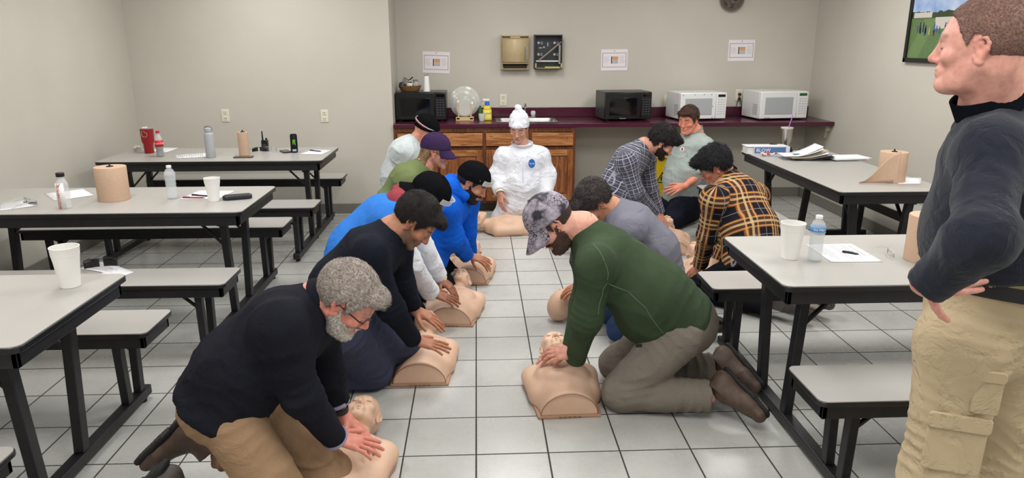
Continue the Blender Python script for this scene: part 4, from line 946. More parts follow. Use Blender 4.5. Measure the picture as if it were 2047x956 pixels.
# paper towel rolls
KR = mat('kraft_paper', (194, 164, 140), .85, var=.04, vs=80, bump=.2, bs=150); KRD = mat('kraft_core', (96, 76, 58), .9)
def towel_roll(x, y, z, r, h, label, sheet=None):
    t = thing('towel_roll', label, 'paper towels', (x, y, z + .001))
    obj('paper_roll', MB().lathe([(.022, 0), (r, 0), (r * 1.004, .003), (r * 1.0, h * .5), (r * 1.002, h - .003), (r * .985, h), (.022, h), (.022, h - .01)], 48), KR, t); obj('core', MB().lathe([(.022, .002), (.022, h + .0005), (.019, h), (.019, h - .02), (0, h - .02)], 24), KRD, t)
    obj('plug', MB().lathe([(.017, h - .019), (.017, h + .004), (.005, h + .006), (.005, h + .018), (0, h + .019)], 16), mat('plug_dark', (34, 30, 30), .5), t)
    if sheet: sheet(t)
    return t
x, y, _ = atz(229, 399, TZ); towel_roll(x, y, TZ, .088, .20, 'wide brown paper towel roll on the middle left table', lambda t: obj('loose_sheet', MB().grid(lambda u, v: (-.089 * math.cos(u * 1.1) - .002, .089 * math.sin(u * 1.1) - .005, .004 + .192 * v), 8, 1), KR, t, solid=.001))
x, y, _ = atz(489, 310, TZ); towel_roll(x, y, TZ, .042, .19, 'slim brown paper towel roll standing on a phone, far left table')
bpy.data.objects[-1] if False else None
def fan_sheet(t):
    m = MB()
    def fn(u, v):   # sheet leaving the roll towards -x, its top edge sagging to the table
        x = -.005 - .26 * u; y = -.088 + .015 * math.sin(u * 3) * (1 - u) + .01 * u; top = .20 * (1 - sst(0., 1., np.array(u))) ** 1.0 + .012
        return (x, y - .02 * v * u, .002 + float(top) * v)
    m.grid(fn, 20, 8); obj('unrolled_sheet', m, KR, t, solid=.0012)
x, y, _ = atz(1780, 362, TZ); towel_roll(x, y, TZ, .088, .20, 'brown paper towel roll with a trailing sheet on the right wall table', fan_sheet)
x, y, _ = atz(1850, 520, TZ); towel_roll(x, y, TZ, .088, .20, 'brown paper towel roll half hidden behind the standing man')
# sheets of paper
PR = mat('page_white', (232, 232, 236), .7)
def page(cs, z, label, ink=True, nm='paper_sheet', cat='paper', curl=0.):
    """cs: four pixel corners on the surface at height z"""
    p = [atz(a, b, z) for a, b in cs]; c = [sum(q[i] for q in p) / 4 for i in range(2)]
    t = thing(nm, label, cat, (c[0], c[1], z + .0008)); q = [(a[0] - c[0], a[1] - c[1]) for a in p]
    bil = lambda u, v: ((q[0][0] * (1 - u) + q[1][0] * u) * (1 - v) + (q[3][0] * (1 - u) + q[2][0] * u) * v, (q[0][1] * (1 - u) + q[1][1] * u) * (1 - v) + (q[3][1] * (1 - u) + q[2][1] * u) * v)
    obj('sheet', MB().grid(lambda u, v: (*bil(u, v), .0006 + curl * (u * (1 - u)) * .3), 6, 3), PR, t, solid=.0006)
    if ink:
        m = MB(); rn = random.Random(int(cs[0][0]))
        for i in range(14):
            v = .1 + i * .058
            if rn.random() < .15: continue
            m.grid(lambda a, b: (*bil(.08 + a * (.55 + .3 * ((i * 7) % 5) / 5), v + b * .016), .0014 + curl * .08), 1, 1)
        obj('printed_lines', m, INK, t)
    return t
page([(286, 302), (332, 305), (358, 296), (330, 295)], TZ, 'white paper behind the cola bottle, far left table', False)
page([(350, 310), (353, 317), (414, 314), (412, 306)], TZ, 'printed paper strip left of the grey flask')
page([(599, 308), (643, 309), (664, 300), (626, 299)], TZ, 'white paper under a pen at the right end of the far left table', False)
page([(0, 422), (70, 412), (50, 401), (0, 408)], TZ, 'printed page at the left edge of the middle left table')
page([(88, 387), (109, 402), (188, 391), (165, 378)], TZ, 'white page behind the sports drink bottle', False)
page([(359, 399), (436, 398), (470, 382), (398, 381)], TZ, 'white page under the foam cup on the middle left table', False)
page([(1612, 490), (1662, 525), (1765, 524), (1702, 488)], TZ, 'printed form beside the water bottle on the right table')
page([(1795, 368), (1840, 368), (1842, 356), (1800, 355)], TZ, 'white page behind the towel roll with trailing sheet', False)
# folded papers with dark glasses on the near left bench
page([(160, 538), (224, 549), (262, 543), (200, 520)], BZ, 'creased sheets on the bench of the middle left table', True, 'folded_papers', 'papers', .03)
page([(196, 552), (236, 556), (268, 545), (226, 530)], BZ, 'loose sheet under the folded papers on the bench', False, curl=.02)
x, y, _ = atz(205, 540, BZ)
def sunglasses(x, y, z, rz, label, dark, s=1.):
    t = thing('safety_glasses', label, 'glasses', (x, y, z + .004), rz)
    gl = mat('lens_dark', (14, 14, 16), .15) if dark else mat('lens_clear', (236, 238, 240), .05, trans=.92, ior=1.2); fr = mat('frame_dark', (26, 26, 28), .3) if dark else mat('frame_clear', (205, 205, 200), .2, alpha=.55)
    for q in (1, -1):
        obj('lens', MB().grid(lambda u, v: ((q * (.008 + .058 * u)) * s, (-.012 * u * u * 1.5) * s, (.004 + .036 * v * (1 - .25 * u * u)) * s), 8, 5), gl, t, solid=.002)
        obj('temple', MB().tube([(q * .066 * s, -.02 * s, .032 * s), (q * .070 * s, .02 * s, .030 * s), (q * .066 * s, .09 * s, .02 * s), (q * .055 * s, .12 * s, .004)], .0022 * s, 6), fr, t)
    obj('bridge', MB().tube([(-.066 * s, -.02 * s, .038 * s), (-.03 * s, -.005 * s, .042 * s), (0, 0, .040 * s), (.03 * s, -.005 * s, .042 * s), (.066 * s, -.02 * s, .038 * s)], .0024 * s, 6), fr, t); return t
sunglasses(x, y, BZ + .012, .3, 'black sunglasses on the papers on the bench', True, 1.25)
sunglasses(*atz(56, 411, TZ), 2.6, 'clear safety glasses left of the sports drink bottle', False)
sunglasses(*atz(518, 304, TZ)[:2], TZ, .5, 'dark safety glasses left of the two-way radio', True, .9)
sunglasses(*atz(545, 303, TZ)[:2], TZ, -.4, 'clear safety glasses right of the two-way radio', False, .9)
sunglasses(*atz(1774, 512, TZ)[:2], TZ, 1.3, 'clear safety glasses beside the printed form on the right table', False, .75)
def block(nm, px, py, z, dx, dy, dz, rz, m, label, cat, r=.01, extra=None):
    x, y, _ = atz(px, py, z); t = thing(nm, label, cat, (x, y, z + .001), rz); b = obj('body', MB().prism(rrect(-dx / 2, dx / 2, -dy / 2, dy / 2, r), 0, dz), m, t, bevel=min(.003, dz * .3))
    if extra: extra(t, b)
    return t
PH = mat('phone_black', (26, 26, 28), .25); SCRN = mat('phone_screen', (44, 44, 40), .08)
scr = lambda dx, dy, dz: (lambda t, b: obj('screen', MB().prism(rrect(-dx / 2 + .005, dx / 2 - .005, -dy / 2 + .004, dy / 2 - .004, .006), dz, dz + .0006), SCRN, t))
block('phone', 571, 304, TZ, .075, .14, .010, .5, PH, 'black phone left of the energy drink can', 'phone', extra=scr(.075, .14, .010))
block('phone', 487, 315, TZ, .15, .075, .009, .05, mat('phone_case_brown', (92, 72, 62), .5), 'brown-cased phone in front of the slim towel roll', 'phone', extra=scr(.15, .075, .009))
x, y, _ = atz(475, 398, TZ); t = thing('glasses_case', 'black ribbed oval case at the right of the middle left table', 'case', (x, y, TZ + .001), .35)
obj('shell', MB().prism(rrect(-.085, .085, -.033, .033, .032, 8), 0, .026), mat('case_black', (34, 34, 38), .35), t, bevel=.008); rb = MB()
for i in range(4): rb.tube([(-.07, -.02 + i * .013, .0262), (.07, -.02 + i * .013, .0262)], .0018, 6)
obj('rib', rb, mat('case_rib', (70, 70, 74), .4), t)
x, y, _ = atz(531, 302, TZ); t = thing('two_way_radio', 'black two-way radio standing on the far left table', 'radio', (x, y, TZ + .001))
obj('body', MB().prism(rrect(-.028, .028, -.018, .018, .006), 0, .095), PH, t, bevel=.004); obj('antenna', MB().tube([(-.016, 0, .09), (-.018, 0, .17)], [.007, .005], 10), PH, t); obj('knob', MB().lathe([(.008, .095), (.008, .112), (0, .113)], 14, Matrix.Translation((.014, 0, 0))), PH, t); obj('speaker_grille', MB().box(-.018, .018, -.0192, -.0178, .02, .06), mat('grille', (52, 52, 56), .6), t)
def pen(px, py, z, rz, c, label, L=.14):
    x, y, _ = atz(px, py, z); t = thing('pen', label, 'pen', (x, y, z + .006), rz); obj('barrel', MB().tube([(-L / 2, 0, 0), (L * .38, 0, 0), (L / 2, 0, 0)], [.0045, .0045, .0012], 10), c, t); obj('clip', MB().box(-L / 2 + .004, -L / 2 + .045, -.0015, .0015, .0045, .0065), KEY, t); return t
pen(631, 303, TZ + .001, -.6, mat('pen_navy', (40, 48, 90), .4), 'dark pen on the paper right of the energy drink'); pen(388, 397, TZ + .001, -.1, mat('pen_red', (150, 46, 50), .4), 'red pen on the page beside the foam cup'); pen(404, 393, TZ + .001, -.35, PH, 'black pen lying over the red pen', .15); pen(1700, 508, TZ + .001, -.7, PH, 'small black pen on the printed form', .07)
pen(1578, 309, TZ, -.35, mat('pen_purple', (84, 46, 140), .4), 'purple pen in front of the folders'); pen(62, 407, TZ + .001, -.3, PH, 'dark pen on the page at the left table edge', .1)
# crumpled foil
x, y, _ = atz(273, 302, TZ); S = SDF(.004); rn = random.Random(2); base = A_(x, y, TZ)
for i in range(16): S.ell(base + A_(rn.uniform(-.032, .032), rn.uniform(-.02, .02), .014 + rn.uniform(0, .026)), (rn.uniform(.008, .018), rn.uniform(.008, .016), rn.uniform(.008, .013)))
tag(npmesh('foil_ball', [S.mesh(.003)], mat('foil', (205, 200, 195), .35, .5), None, (x, y, TZ)), 'crumpled silver wrapper left of the red tumbler', 'wrapper')
# green snack bag at the left frame edge
x, y, _ = atz(-22, 400, TZ); S = SDF(.01); S.cap((x, y, TZ + .02), (x, y, TZ + .10), .02, .03, side=(1, 0, 0), w=2.2); tag(npmesh('snack_bag', [S.mesh(.004, fold_post(.004, 18))], mat('bag_green', (132, 196, 60), .3), None, (x, y, TZ)), 'bright green bag at the left edge of the middle left table', 'bag')
# binder, gloves, wrapper, folders
x, y, _ = atz(1543, 308, TZ); t = thing('ring_binder', 'white binder with blue spine lying at the end of the right wall table', 'binder', (x, y, TZ + .001), -.03)
obj('cover', MB().box(-.155, .150, 0, .004, 0, .062).box(-.215, .145, 0, .15, 0, .004).box(-.215, .145, 0, .15, .058, .062), mat('binder_white', (226, 226, 232), .35), t, bevel=.001); obj('pages', MB().box(-.205, .13, .012, .14, .005, .054), mat('page_stack', (222, 220, 216), .8), t)
sp = obj('spine_label', MB().box(-.150, .115, -.0012, 0, .006, .056), mat('binder_blue', (84, 116, 164), .4), t); obj('lettering', add_text(MB(), 'BLOW', .042, Matrix.Translation((-.075, -.002, .030)) @ Matrix.Rotation(PI / 2, 4, 'X')), mat('label_white', (236, 240, 245), .5), sp)
x, y, _ = atz(1558, 303, TZ); S = SDF(.01); b = A_(x, y, TZ)
S.cap(b + (-.08, .0, .055), b + (.06, -.04, .03), .014, .022, side=(0, 1, 0), w=1.8); S.cap(b + (.0, 0, .03), b + (.08, -.05, .015), .016, .012); S.cap(b + (.02, 0, .02), b + (.05, .03, .012), .014, .01)
tag(npmesh('work_glove', [S.mesh(.004, fold_post(.003, 20))], mat('glove_black', (26, 26, 30), .7), None, tuple(b)), 'black glove draped against the blue binder', 'glove')
x, y, _ = atz(1534, 312, TZ); S = SDF(.004); b = A_(x, y, TZ)
for i in range(10): S.ell(b + A_(rn.uniform(-.05, .06), rn.uniform(-.02, .02), .010 + rn.uniform(0, .018)), (.018, .010, .008))
qm = NT('wrapper_print'); v = qm.coord(); qm.base(qm.ramp(qm.noise(v, 40, 1), [(.47, lin((190, 52, 48))), (.52, lin((220, 206, 200)))]))
tag(npmesh('snack_wrapper', [S.mesh(.003)], qm.m, None, tuple(b)), 'crumpled red and white wrapper in front of the blue binder', 'wrapper')
x, y, _ = atz(1622, 318, TZ); t = thing('folder_stack', 'fanned pile of folders and papers in the middle of the right wall table', 'folders', (x, y, TZ + .001), -.1); rn = random.Random(9)
for i in range(6):
    a = rn.uniform(-.25, .25); c_, s__ = math.cos(a), math.sin(a); lift = .03 + .012 * i; m = MB()
    m.grid(lambda u, v: ((u - .5) * .30 * c_ - (v - .5) * .2 * s__ - .02 * i, (u - .5) * .30 * s__ + (v - .5) * .2 * c_, .004 + .006 * i + (lift * max(0, u - .35) ** 1.4 * 1.6)), 10, 2)
    obj('folder', m, [mat('folder_dark', (52, 48, 50), .6), mat('folder_grey', (150, 148, 146), .6), PR, mat('folder_tan', (190, 176, 150), .7), PR, PR][i], t, solid=.0012)
obj('label_sticker', MB().box(-.16, -.05, -.05, .0, .043, .0445), mat('folder_teal', (108, 160, 160), .5), t)
x, y, _ = atz(1690, 318, TZ); t = thing('paper_pile', 'loose pile of white pages right of the fanned folders', 'papers', (x, y, TZ + .001), .1)
for i in range(5): obj('sheet', MB().box(-.15 + rn.uniform(-.02, .02), .14 + rn.uniform(-.02, .03), -.10 + rn.uniform(-.02, .02), .10, i * .004, i * .004 + .002), PR, t)
block('lighter', 1600, 301, TZ, .035, .018, .012, .3, PH, 'small black item behind the folders', 'lighter', .005); 
# ------------------------------------------------------------------ counter things
yk = 7.38; top = CT + .29
x = X_(819, 190, yk); t = thing('wicker_basket', 'wicker basket of kitchen things on the black microwave', 'basket', (x, yk + .06, top))
q = NT('wicker'); v = q.coord('Object', (1, 1, 1)); wv = q.n('ShaderNodeTexWave', Scale=60., Distortion=3.); q.t.links.new(v, wv.inputs[0]); q.base(q.ramp(wv.outputs[1], [(.2, lin((96, 62, 34))), (.7, lin((176, 132, 84)))])); q.bump(wv.outputs[1], .8, .004)
obj('weave', MB().lathe([(0, .002), (.085, .0), (.090, .004), (.108, .042), (.112, .05), (.106, .05), (.088, .008), (0, .006)], 40, Matrix.Scale(.72, 4, (0, 1, 0))), q.m, t)
ht = MB().tube([(.110 * math.cos(a), .079 * math.sin(a), .052 + .002 * math.sin(20 * a)) for a in np.linspace(0, 2 * PI, 60)[:-1]], .005, 6, True); obj('rim', ht, q.m, t)
CHR = mat('chrome', (200, 200, 200), .15, 1.)
yb = yk + .06
tt = thing('saucepan', 'small shiny saucepan tipped in the wicker basket', 'pan', (x - .035, yb, top + .065)); obj('pan_body', MB().lathe([(0, 0), (.05, 0), (.055, .01), (.058, .05), (.056, .05), (.052, .012), (0, .006)], 28, Matrix.Rotation(.5, 4, 'Y')), CHR, tt); obj('handle', MB().tube([(.03, -.03, .04), (.07, -.04, .075)], .006, 8), PH, tt)
tt = thing('coffee_mug', 'white mug in the wicker basket', 'mug', (x + .0, yb - .045, top + .030)); obj('mug_body', MB().lathe([(0, 0), (.028, 0), (.030, .004), (.031, .055), (.029, .055), (.027, .005), (0, .004)], 24), WH, tt); obj('handle', MB().tube([(.030, 0, .045), (.048, -.004, .04), (.048, -.004, .018), (.030, 0, .012)], .004, 8), WH, tt)
tt = thing('glass_jar', 'clear lidded jar at the right of the wicker basket', 'jar', (x + .062, yb - .01, top + .028)); obj('jar_body', MB().lathe([(0, 0), (.026, 0), (.028, .005), (.028, .06), (.022, .07)], 24), mat('jar_glass', (196, 196, 192), .1, alpha=.6), tt); obj('lid', MB().lathe([(.026, .068), (.027, .086), (0, .09)], 24), CHR, tt)
tt = thing('jar_lid', 'dark lid and jug at the left of the wicker basket', 'lid', (x - .075, yb - .02, top + .03)); obj('body', MB().lathe([(0, 0), (.03, 0), (.034, .02), (.03, .05), (.02, .06), (0, .062)], 24), mat('jug_dark', (52, 48, 50), .3), tt)
x = X_(853, 180, yk); t = thing('foam_cup_stack', 'upright stack of white foam cups beside the wicker basket', 'cups', (x, yk + .02, top))
m = MB(); pf = [(0, 0)]
for i in range(7): pf += [(.030 + .0004 * i, .02 * i + .004), (.0315, .02 * i + .018), (.0335, .02 * i + .019), (.0335, .02 * i + .022)]
m.lathe([(0, .165), (.024, .165), (.028, .155)][::-1] + [(0, .165)] if False else [(0, 0), (.034, 0), (.034, .006)] + [(.033 - .0006 * i - .0012 * (i % 2), .006 + .011 * i) for i in range(1, 13)] + [(.024, .150), (.0, .151)], 32)
obj('cups', m, FOAM, t); obj('bag_tie', MB().tube([(-.02, 0, .152), (-.01, 0, .160), (.005, .0, .156), (.02, 0, .165)], .004, 6), mat('tie_grey', (110, 108, 106), .5), t)
yp = 7.42; x = X_(929, 215, yp); t = thing('plate_rack', 'wooden dish rack holding glass microwave plates', 'rack', (x, yp - .02, CT + .001)); WD = mat('rack_wood', (210, 178, 130), .5, var=.06, vs=40)
obj('rack_base', MB().box(-.09, .09, -.05, -.035, .0, .035).box(-.09, .09, .05, .065, 0, .035).box(-.085, -.05, -.05, .065, .012, .030).box(.05, .085, -.05, .065, .012, .030), WD, t, bevel=.002)
for sx in (-.062, .062): obj('dowel', MB().tube([(sx, -.025, .03), (sx, -.03, .165)], .0075, 8).tube([(sx, .03, .03), (sx, .04, .165)], .0075, 8), WD, t)
GL = mat('plate_glass', (214, 214, 208), .06, alpha=.42)
for i, (r, dy, dx, lab) in enumerate(((.152, .030, .0, 'large round glass microwave plate standing at the back of the wooden rack'), (.130, .003, -.012, 'middle-sized round glass plate standing in the wooden rack'), (.095, -.026, .0, 'smallest glass plate at the front of the wooden rack'))):
    M = Matrix.Translation((x + dx, yp + dy - .02, CT + .034 + r)) @ Matrix.Rotation(PI / 2 - .06, 4, 'X'); tag(obj('glass_plate', MB().lathe([(0, 0), (r * .45, 0), (r * .47, .003), (r * .82, .002), (r * .86, -.004), (r * .97, -.010), (r, -.010), (r, -.006), (r * .88, .001), (r * .82, .006), (0, .005)], 48), GL if i < 2 else mat('plate_shiny', (222, 222, 218), .12, .35, alpha=.8)), lab, 'plate').matrix_world = M
yp = 7.40; x = X_(974, 220, yp); t = thing('spray_bottle', 'yellow cleaning spray bottle with white trigger on the plum counter', 'spray bottle', (x, yp, CT + .001)); yl = mat('spray_yellow', (222, 200, 50), .3)
obj('bottle_body', MB().prism(rrect(-.045, .045, -.028, .028, .022, 8), 0, .11).lathe([(.040, .11), (.034, .135), (.020, .155), (.015, .165)], 24, Matrix.Scale(.7, 4, (0, 1, 0))), yl, t, bevel=.006)
lb = obj('label', MB().box(-.036, .034, -.0295, -.028, .02, .10), mat('spray_label', (238, 226, 120), .5), t); obj('lettering', add_text(MB(), 'Lysol', .032, Matrix.Translation((0, -.030, .072)) @ Matrix.Rotation(PI / 2, 4, 'X'), shear=.2), mat('spray_navy', (40, 66, 130), .5), lb)
obj('collar', MB().lathe([(.024, .150), (.022, .185), (.014, .190)], 20), mat('spray_blue', (52, 108, 196), .4), t)
obj('trigger_head', MB().box(-.045, .022, -.014, .014, .19, .215).box(-.012, .012, -.012, .012, .175, .20).bar((-.03, 0, .195), (-.045, 0, .155), .012, .008), WH, t, bevel=.004)
x2 = X_(963, 232, 7.34); t = thing('plastic_cup', 'small crumpled clear cup in front of the spray bottle', 'cup', (x2, 7.34, CT + .001)); obj('cup_wall', MB().lathe([(0, .0), (.024, 0), (.030, .03), (.034, .07), (.032, .07), (.028, .03), (.022, .003), (0, .003)], 20), mat('cup_frost', (216, 216, 212), .3, alpha=.8), t)
x2 = X_(960, 222, 7.5); t = thing('soap_bottle', 'small dark green bottle behind the spray bottle', 'bottle', (x2, 7.5, CT + .001)); obj('bottle_body', MB().lathe([(0, 0), (.025, 0), (.027, .005), (.027, .09), (.012, .115), (.012, .135), (0, .136)], 20), mat('soap_green', (60, 104, 48), .3), t)
# yellow mop bucket
y = 7.12; x = X_(1318, 380, y); YL = mat('bucket_yellow', (222, 184, 20), .4, var=.05)
t = thing('mop_bucket', 'yellow mop bucket with a wet floor warning on its side', 'bucket', (x, y, .0), -.12)
m = MB(); r0 = rrect(-.16, .16, -.13, .13, .03); r1 = rrect(-.205, .205, -.165, .165, .035); n = len(r0)
vs = [(a, b, .07) for a, b in r0] + [(a, b, .56) for a, b in r1] + [(a * .97, b * .97, .56) for a, b in r1] + [(a * .95, b * .95, .085) for a, b in r0]
fs = [tuple(range(n))[::-1]] + [(j * n + i, j * n + (i + 1) % n, (j + 1) * n + (i + 1) % n, (j + 1) * n + i) for j in range(3) for i in range(n)] + [tuple(3 * n + i for i in range(n))]
obj('tub', m.add(vs, fs), YL, t); rm = MB().tube([(a, b, .565) for a, b in rrect(-.212, .212, -.172, .172, .04)], .012, 8, True); obj('rim', rm, YL, t)
for sx in (-1, 1):
    for sy in (-1, 1): obj('caster', MB().lathe([(.03, -.012), (.033, 0), (.03, .012)], 18, Matrix.Translation((sx * .12, sy * .09, .035)) @ Matrix.Rotation(PI / 2, 4, 'Y')).box(sx * .12 - .014, sx * .12 + .014, sy * .09 - .01, sy * .09 + .01, .03, .072), PH, t)
M = Matrix.Translation((0, -.158, .36)) @ Matrix.Rotation(PI / 2 - .07, 4, 'X')
w_ = MB(); tri = [(-.062, -.05), (.062, -.05), (0, .06)]; inn = [(-.048, -.042), (.048, -.042), (0, .044)]
vs = [(a, b, .002) for a, b in tri] + [(a, b, .002) for a, b in inn]; w_.add(vs, [(i, (i + 1) % 3, 3 + (i + 1) % 3, 3 + i) for i in range(3)], M)
w_.add([(a, b, .002) for a, b in ((-.012, -.03), (-.004, -.03), (.004, -.008), (.018, -.028), (.026, -.026), (.010, .004), (.018, .012), (.014, .018), (.0, .010), (-.014, .002), (-.02, -.006), (-.012, -.012))], [tuple(range(12))], M); w_.lathe([(.006, .0018), (.006, .0024)], 12, M @ Matrix.Translation((-.004, .018, 0)))
w_.box(-.060, .055, .000, .002, -.09, -.0895, M) if False else None
obj('warning_symbol', w_, PH, t); lg = obj('printed_plate', MB().box(-.06, .06, .001, .003, -.012, .012) if False else MB().add([(a, b, .002) for a, b in ((-.05, .085), (.05, .085), (.05, .118), (-.05, .118))], [(0, 1, 2, 3)], M), PH, t); obj('caution_text', add_text(MB(), 'CAUTION', .022, M @ Matrix.Translation((0, .101, .0035))), YL, lg)
# ------------------------------------------------------------------ the people and the training torsos
K = lambda px, py, y: np.array(aty(px, py, y)); KZ = lambda px, py, z: np.array(atz(px, py, z))
def joints(**k):
    J = {a: np.asarray(v, float) for a, v in k.items()}
    if DBG:
        for q in 'LR': print('  ', q, 'arm %.2f %.2f' % (np.linalg.norm(J['s' + q] - J['e' + q]), np.linalg.norm(J['e' + q] - J['w' + q])), 'leg %.2f %.2f' % (np.linalg.norm(J['h' + q] - J['k' + q]), np.linalg.norm(J['k' + q] - J['a' + q])), 'sh %.2f' % np.linalg.norm(J['s' + q] - J['ch']))
        print('   torso %.2f %.2f %.2f' % (np.linalg.norm(J['pe'] - J['wa']), np.linalg.norm(J['wa'] - J['ch']), np.linalg.norm(J['ch'] - J['nk'])))
    return J
DBG = False
# ---- training torsos
q = NT('training_skin'); v = q.coord('Object'); q.base(q.ramp(q.noise(v, 9, 4), [(.3, lin((205, 168, 142))), (.7, lin((215, 180, 155)))])); q.b.inputs['Roughness'].default_value = .5; q.bump(q.noise(v, 90, 3), .08, .002); MSK = q.m
MSD = mat('torso_base', (178, 138, 112), .6); MSEAM = mat('seam_brown', (140, 104, 84), .7)
def make_torso():
    t = thing('training_manikin', 'x', 'manikin', (0, 0, 0)); S = SDF(.03); X = A_(1, 0, 0)
    S.cap((0, .0, .012), (0, .16, .012), .118, .126, side=X, w=1.12, flat0=.001); S.cap((0, .16, .012), (0, .33, .022), .126, .118, side=X, w=1.3)
    S.cap((-.125, .335, .050), (.125, .335, .050), .052); S.cap((-.13, .15, .045), (-.145, .34, .045), .04, .045); S.cap((.13, .15, .045), (.145, .34, .045), .04, .045)
    S.ell((-.062, .245, .105), (.065, .07, .042)); S.ell((.062, .245, .105), (.065, .07, .042)); S.cap((0, .36, .07), (0, .45, .082), .048, .046)
    pl = lambda P, D: np.maximum(np.maximum(D, .012 - P[:, 2]), -(P[:, 1] + .0 + .10 * (P[:, 2] - .1)) - .01)
    npmesh('torso', [S.mesh(.006, pl)], MSK, t)
    pts = [(.132 * math.cos(a), -.0035 - .10 * (.012 + .128 * math.sin(a) - .1) * 1.0 + .0, .012 + .112 * math.sin(a)) for a in np.linspace(.02, PI - .02, 24)]
    obj('waist_seam', MB().tube([(x, -.003 - .0 + (-.10 * (z - .1)) * 1. - .005, z) for x, _, z in pts], .0018, 6), MSEAM, t)
    b = obj('base_plate', MB().prism([(-.145, -.004), (.145, -.004), (.165, .22), (.185, .30), (.18, .37), (.06, .40), (-.06, .40), (-.18, .37), (-.185, .30), (-.165, .22)], 0, .014), MSD, t, bevel=.003)
    m = MB()
    for i in range(5): m.box(-.05 + i * .022, -.035 + i * .022, -.006, -.003, .003, .010)
    obj('clip', m, MSEAM, b)
    M = frame(A_(0, .535, .105), (0, -.05, 1), (0, 1, .0)); H = SDF(.02); head_prims(H, M, .92, 0., .8, True, A_(0, .42, .075), .045)
    h = npmesh('head', [H.mesh(.0042)], MSK, t)
    m = MB()
    for r_, z_, sx in ((.0, 0, 1),):
        m.tube([tuple(M[:3, :3] @ (A_(.0745 * math.cos(a), -.002 + .0 * math.sin(a), .012 + .092 * math.sin(a)) * .92) + M[:3, 3]) for a in np.linspace(-.2, PI + .2, 30)], .0022, 6)
    obj('jaw_seam', m, MSEAM, h); e = MB()
    for s_ in (1, -1): e.tube([tuple(M[:3, :3] @ (A_(s_ * .031 + .012 * math.cos(a), .0885 - .004 * abs(math.cos(a)), -.002 - .004 * math.sin(a)) * .92) + M[:3, 3]) for a in np.linspace(0, PI, 10)], .0013, 5)
    e.tube([tuple(M[:3, :3] @ (A_(.018 * u, .0955 - .006 * abs(u), -.063) * .92) + M[:3, 3]) for u in np.linspace(-1, 1, 8)], .0018, 5); obj('face_line', e, MSEAM, h)
    return t
hd9 = KZ(1124, 607, .105)
MK = [((-.56, 2.30), -.10, 'tan training torso under the hands of the grey-haired man, nearest left'),
      ((-.305, 3.315), 0., 'tan training torso under the dark-haired young man in navy'),
      ((-.185, 4.09), -.10, 'tan training torso under the hands in white sleeves'),
      ((-.085, 4.85), -.06, 'tan training torso under the man in the bright blue hoodie'),
      ((-.27, 5.47), -.1, 'tan training torso furthest back in the left row, behind the blue hoodie'),
      ((.50, 6.33), PI / 2 + .04, 'tan training torso lying sideways before the person in white coveralls'),
      ((.405, 2.965), .03, 'tan training torso under the man in the camouflage cap, nearest right'),
      ((float(hd9[0]) + .40, float(hd9[1]) + .357), 2.30, 'training torso whose bald head shows left of the green sweater'),
      ((1.60, 4.68), -.1, 'training torso under the man in the orange plaid shirt'),
      ((1.55, 5.52), -.15, 'training torso under the man in the grey plaid shirt')]
t0 = make_torso()
for i, ((x, y), rz, lab) in enumerate(MK):
    if i == 0: t0.location = (x, y, .001); t0.rotation_euler = (0, 0, rz); t0['label'] = lab; t0['group'] = 'training torsos on the floor'
    else: dup(t0, (x, y, .001), rz, lab)
# ---- shared materials
NAVY = cloth_mat('knit_charcoal', (27, 28, 36)); KHAKI = cloth_mat('twill_khaki', (150, 122, 96), bs=500); SLATE = cloth_mat('denim_slate', (62, 66, 86)); DARKP = cloth_mat('trouser_navy', (26, 28, 40)); DARKG = cloth_mat('trouser_black', (28, 29, 33))
JEAN = cloth_mat('denim_blue', (48, 66, 100)); SOLE = mat('sole_black', (30, 29, 29), .8, bump=.3, bs=90, bd=.004); LBR = mat('leather_brown', (84, 68, 58), .6, var=.3, vs=20, bump=.3, bs=60); LGR = mat('leather_grey', (84, 78, 76), .65, var=.35, vs=18, bump=.3, bs=60)
fair = lin((214, 150, 130))[:3]; pale = lin((218, 166, 146))[:3]; tan_ = lin((190, 136, 108))[:3]; oliv = lin((176, 124, 98))[:3]; brown = lin((150, 102, 80))[:3]
FRM = mat('frame_black', (24, 23, 24), .35); GLS = mat('lens_glass', (245, 247, 250), .03, trans=.95, ior=1.15)
def kneel(J): return J
def add_hair(o, M, style, side, top, m, **k): return npmesh('hair', [hair_mesh(M, k.pop('s', 1.), style, side, top, **k)], m, o, o.location)
def cuff(o, J, q, r, m, name='cuff', h=.02):
    d = unit(J['w' + q] - J['e' + q]); return ring(name, J['w' + q] - d * h * .6, d, r - .003, h, .006, m, o, side=np.cross(d, (0, .3, 1)))
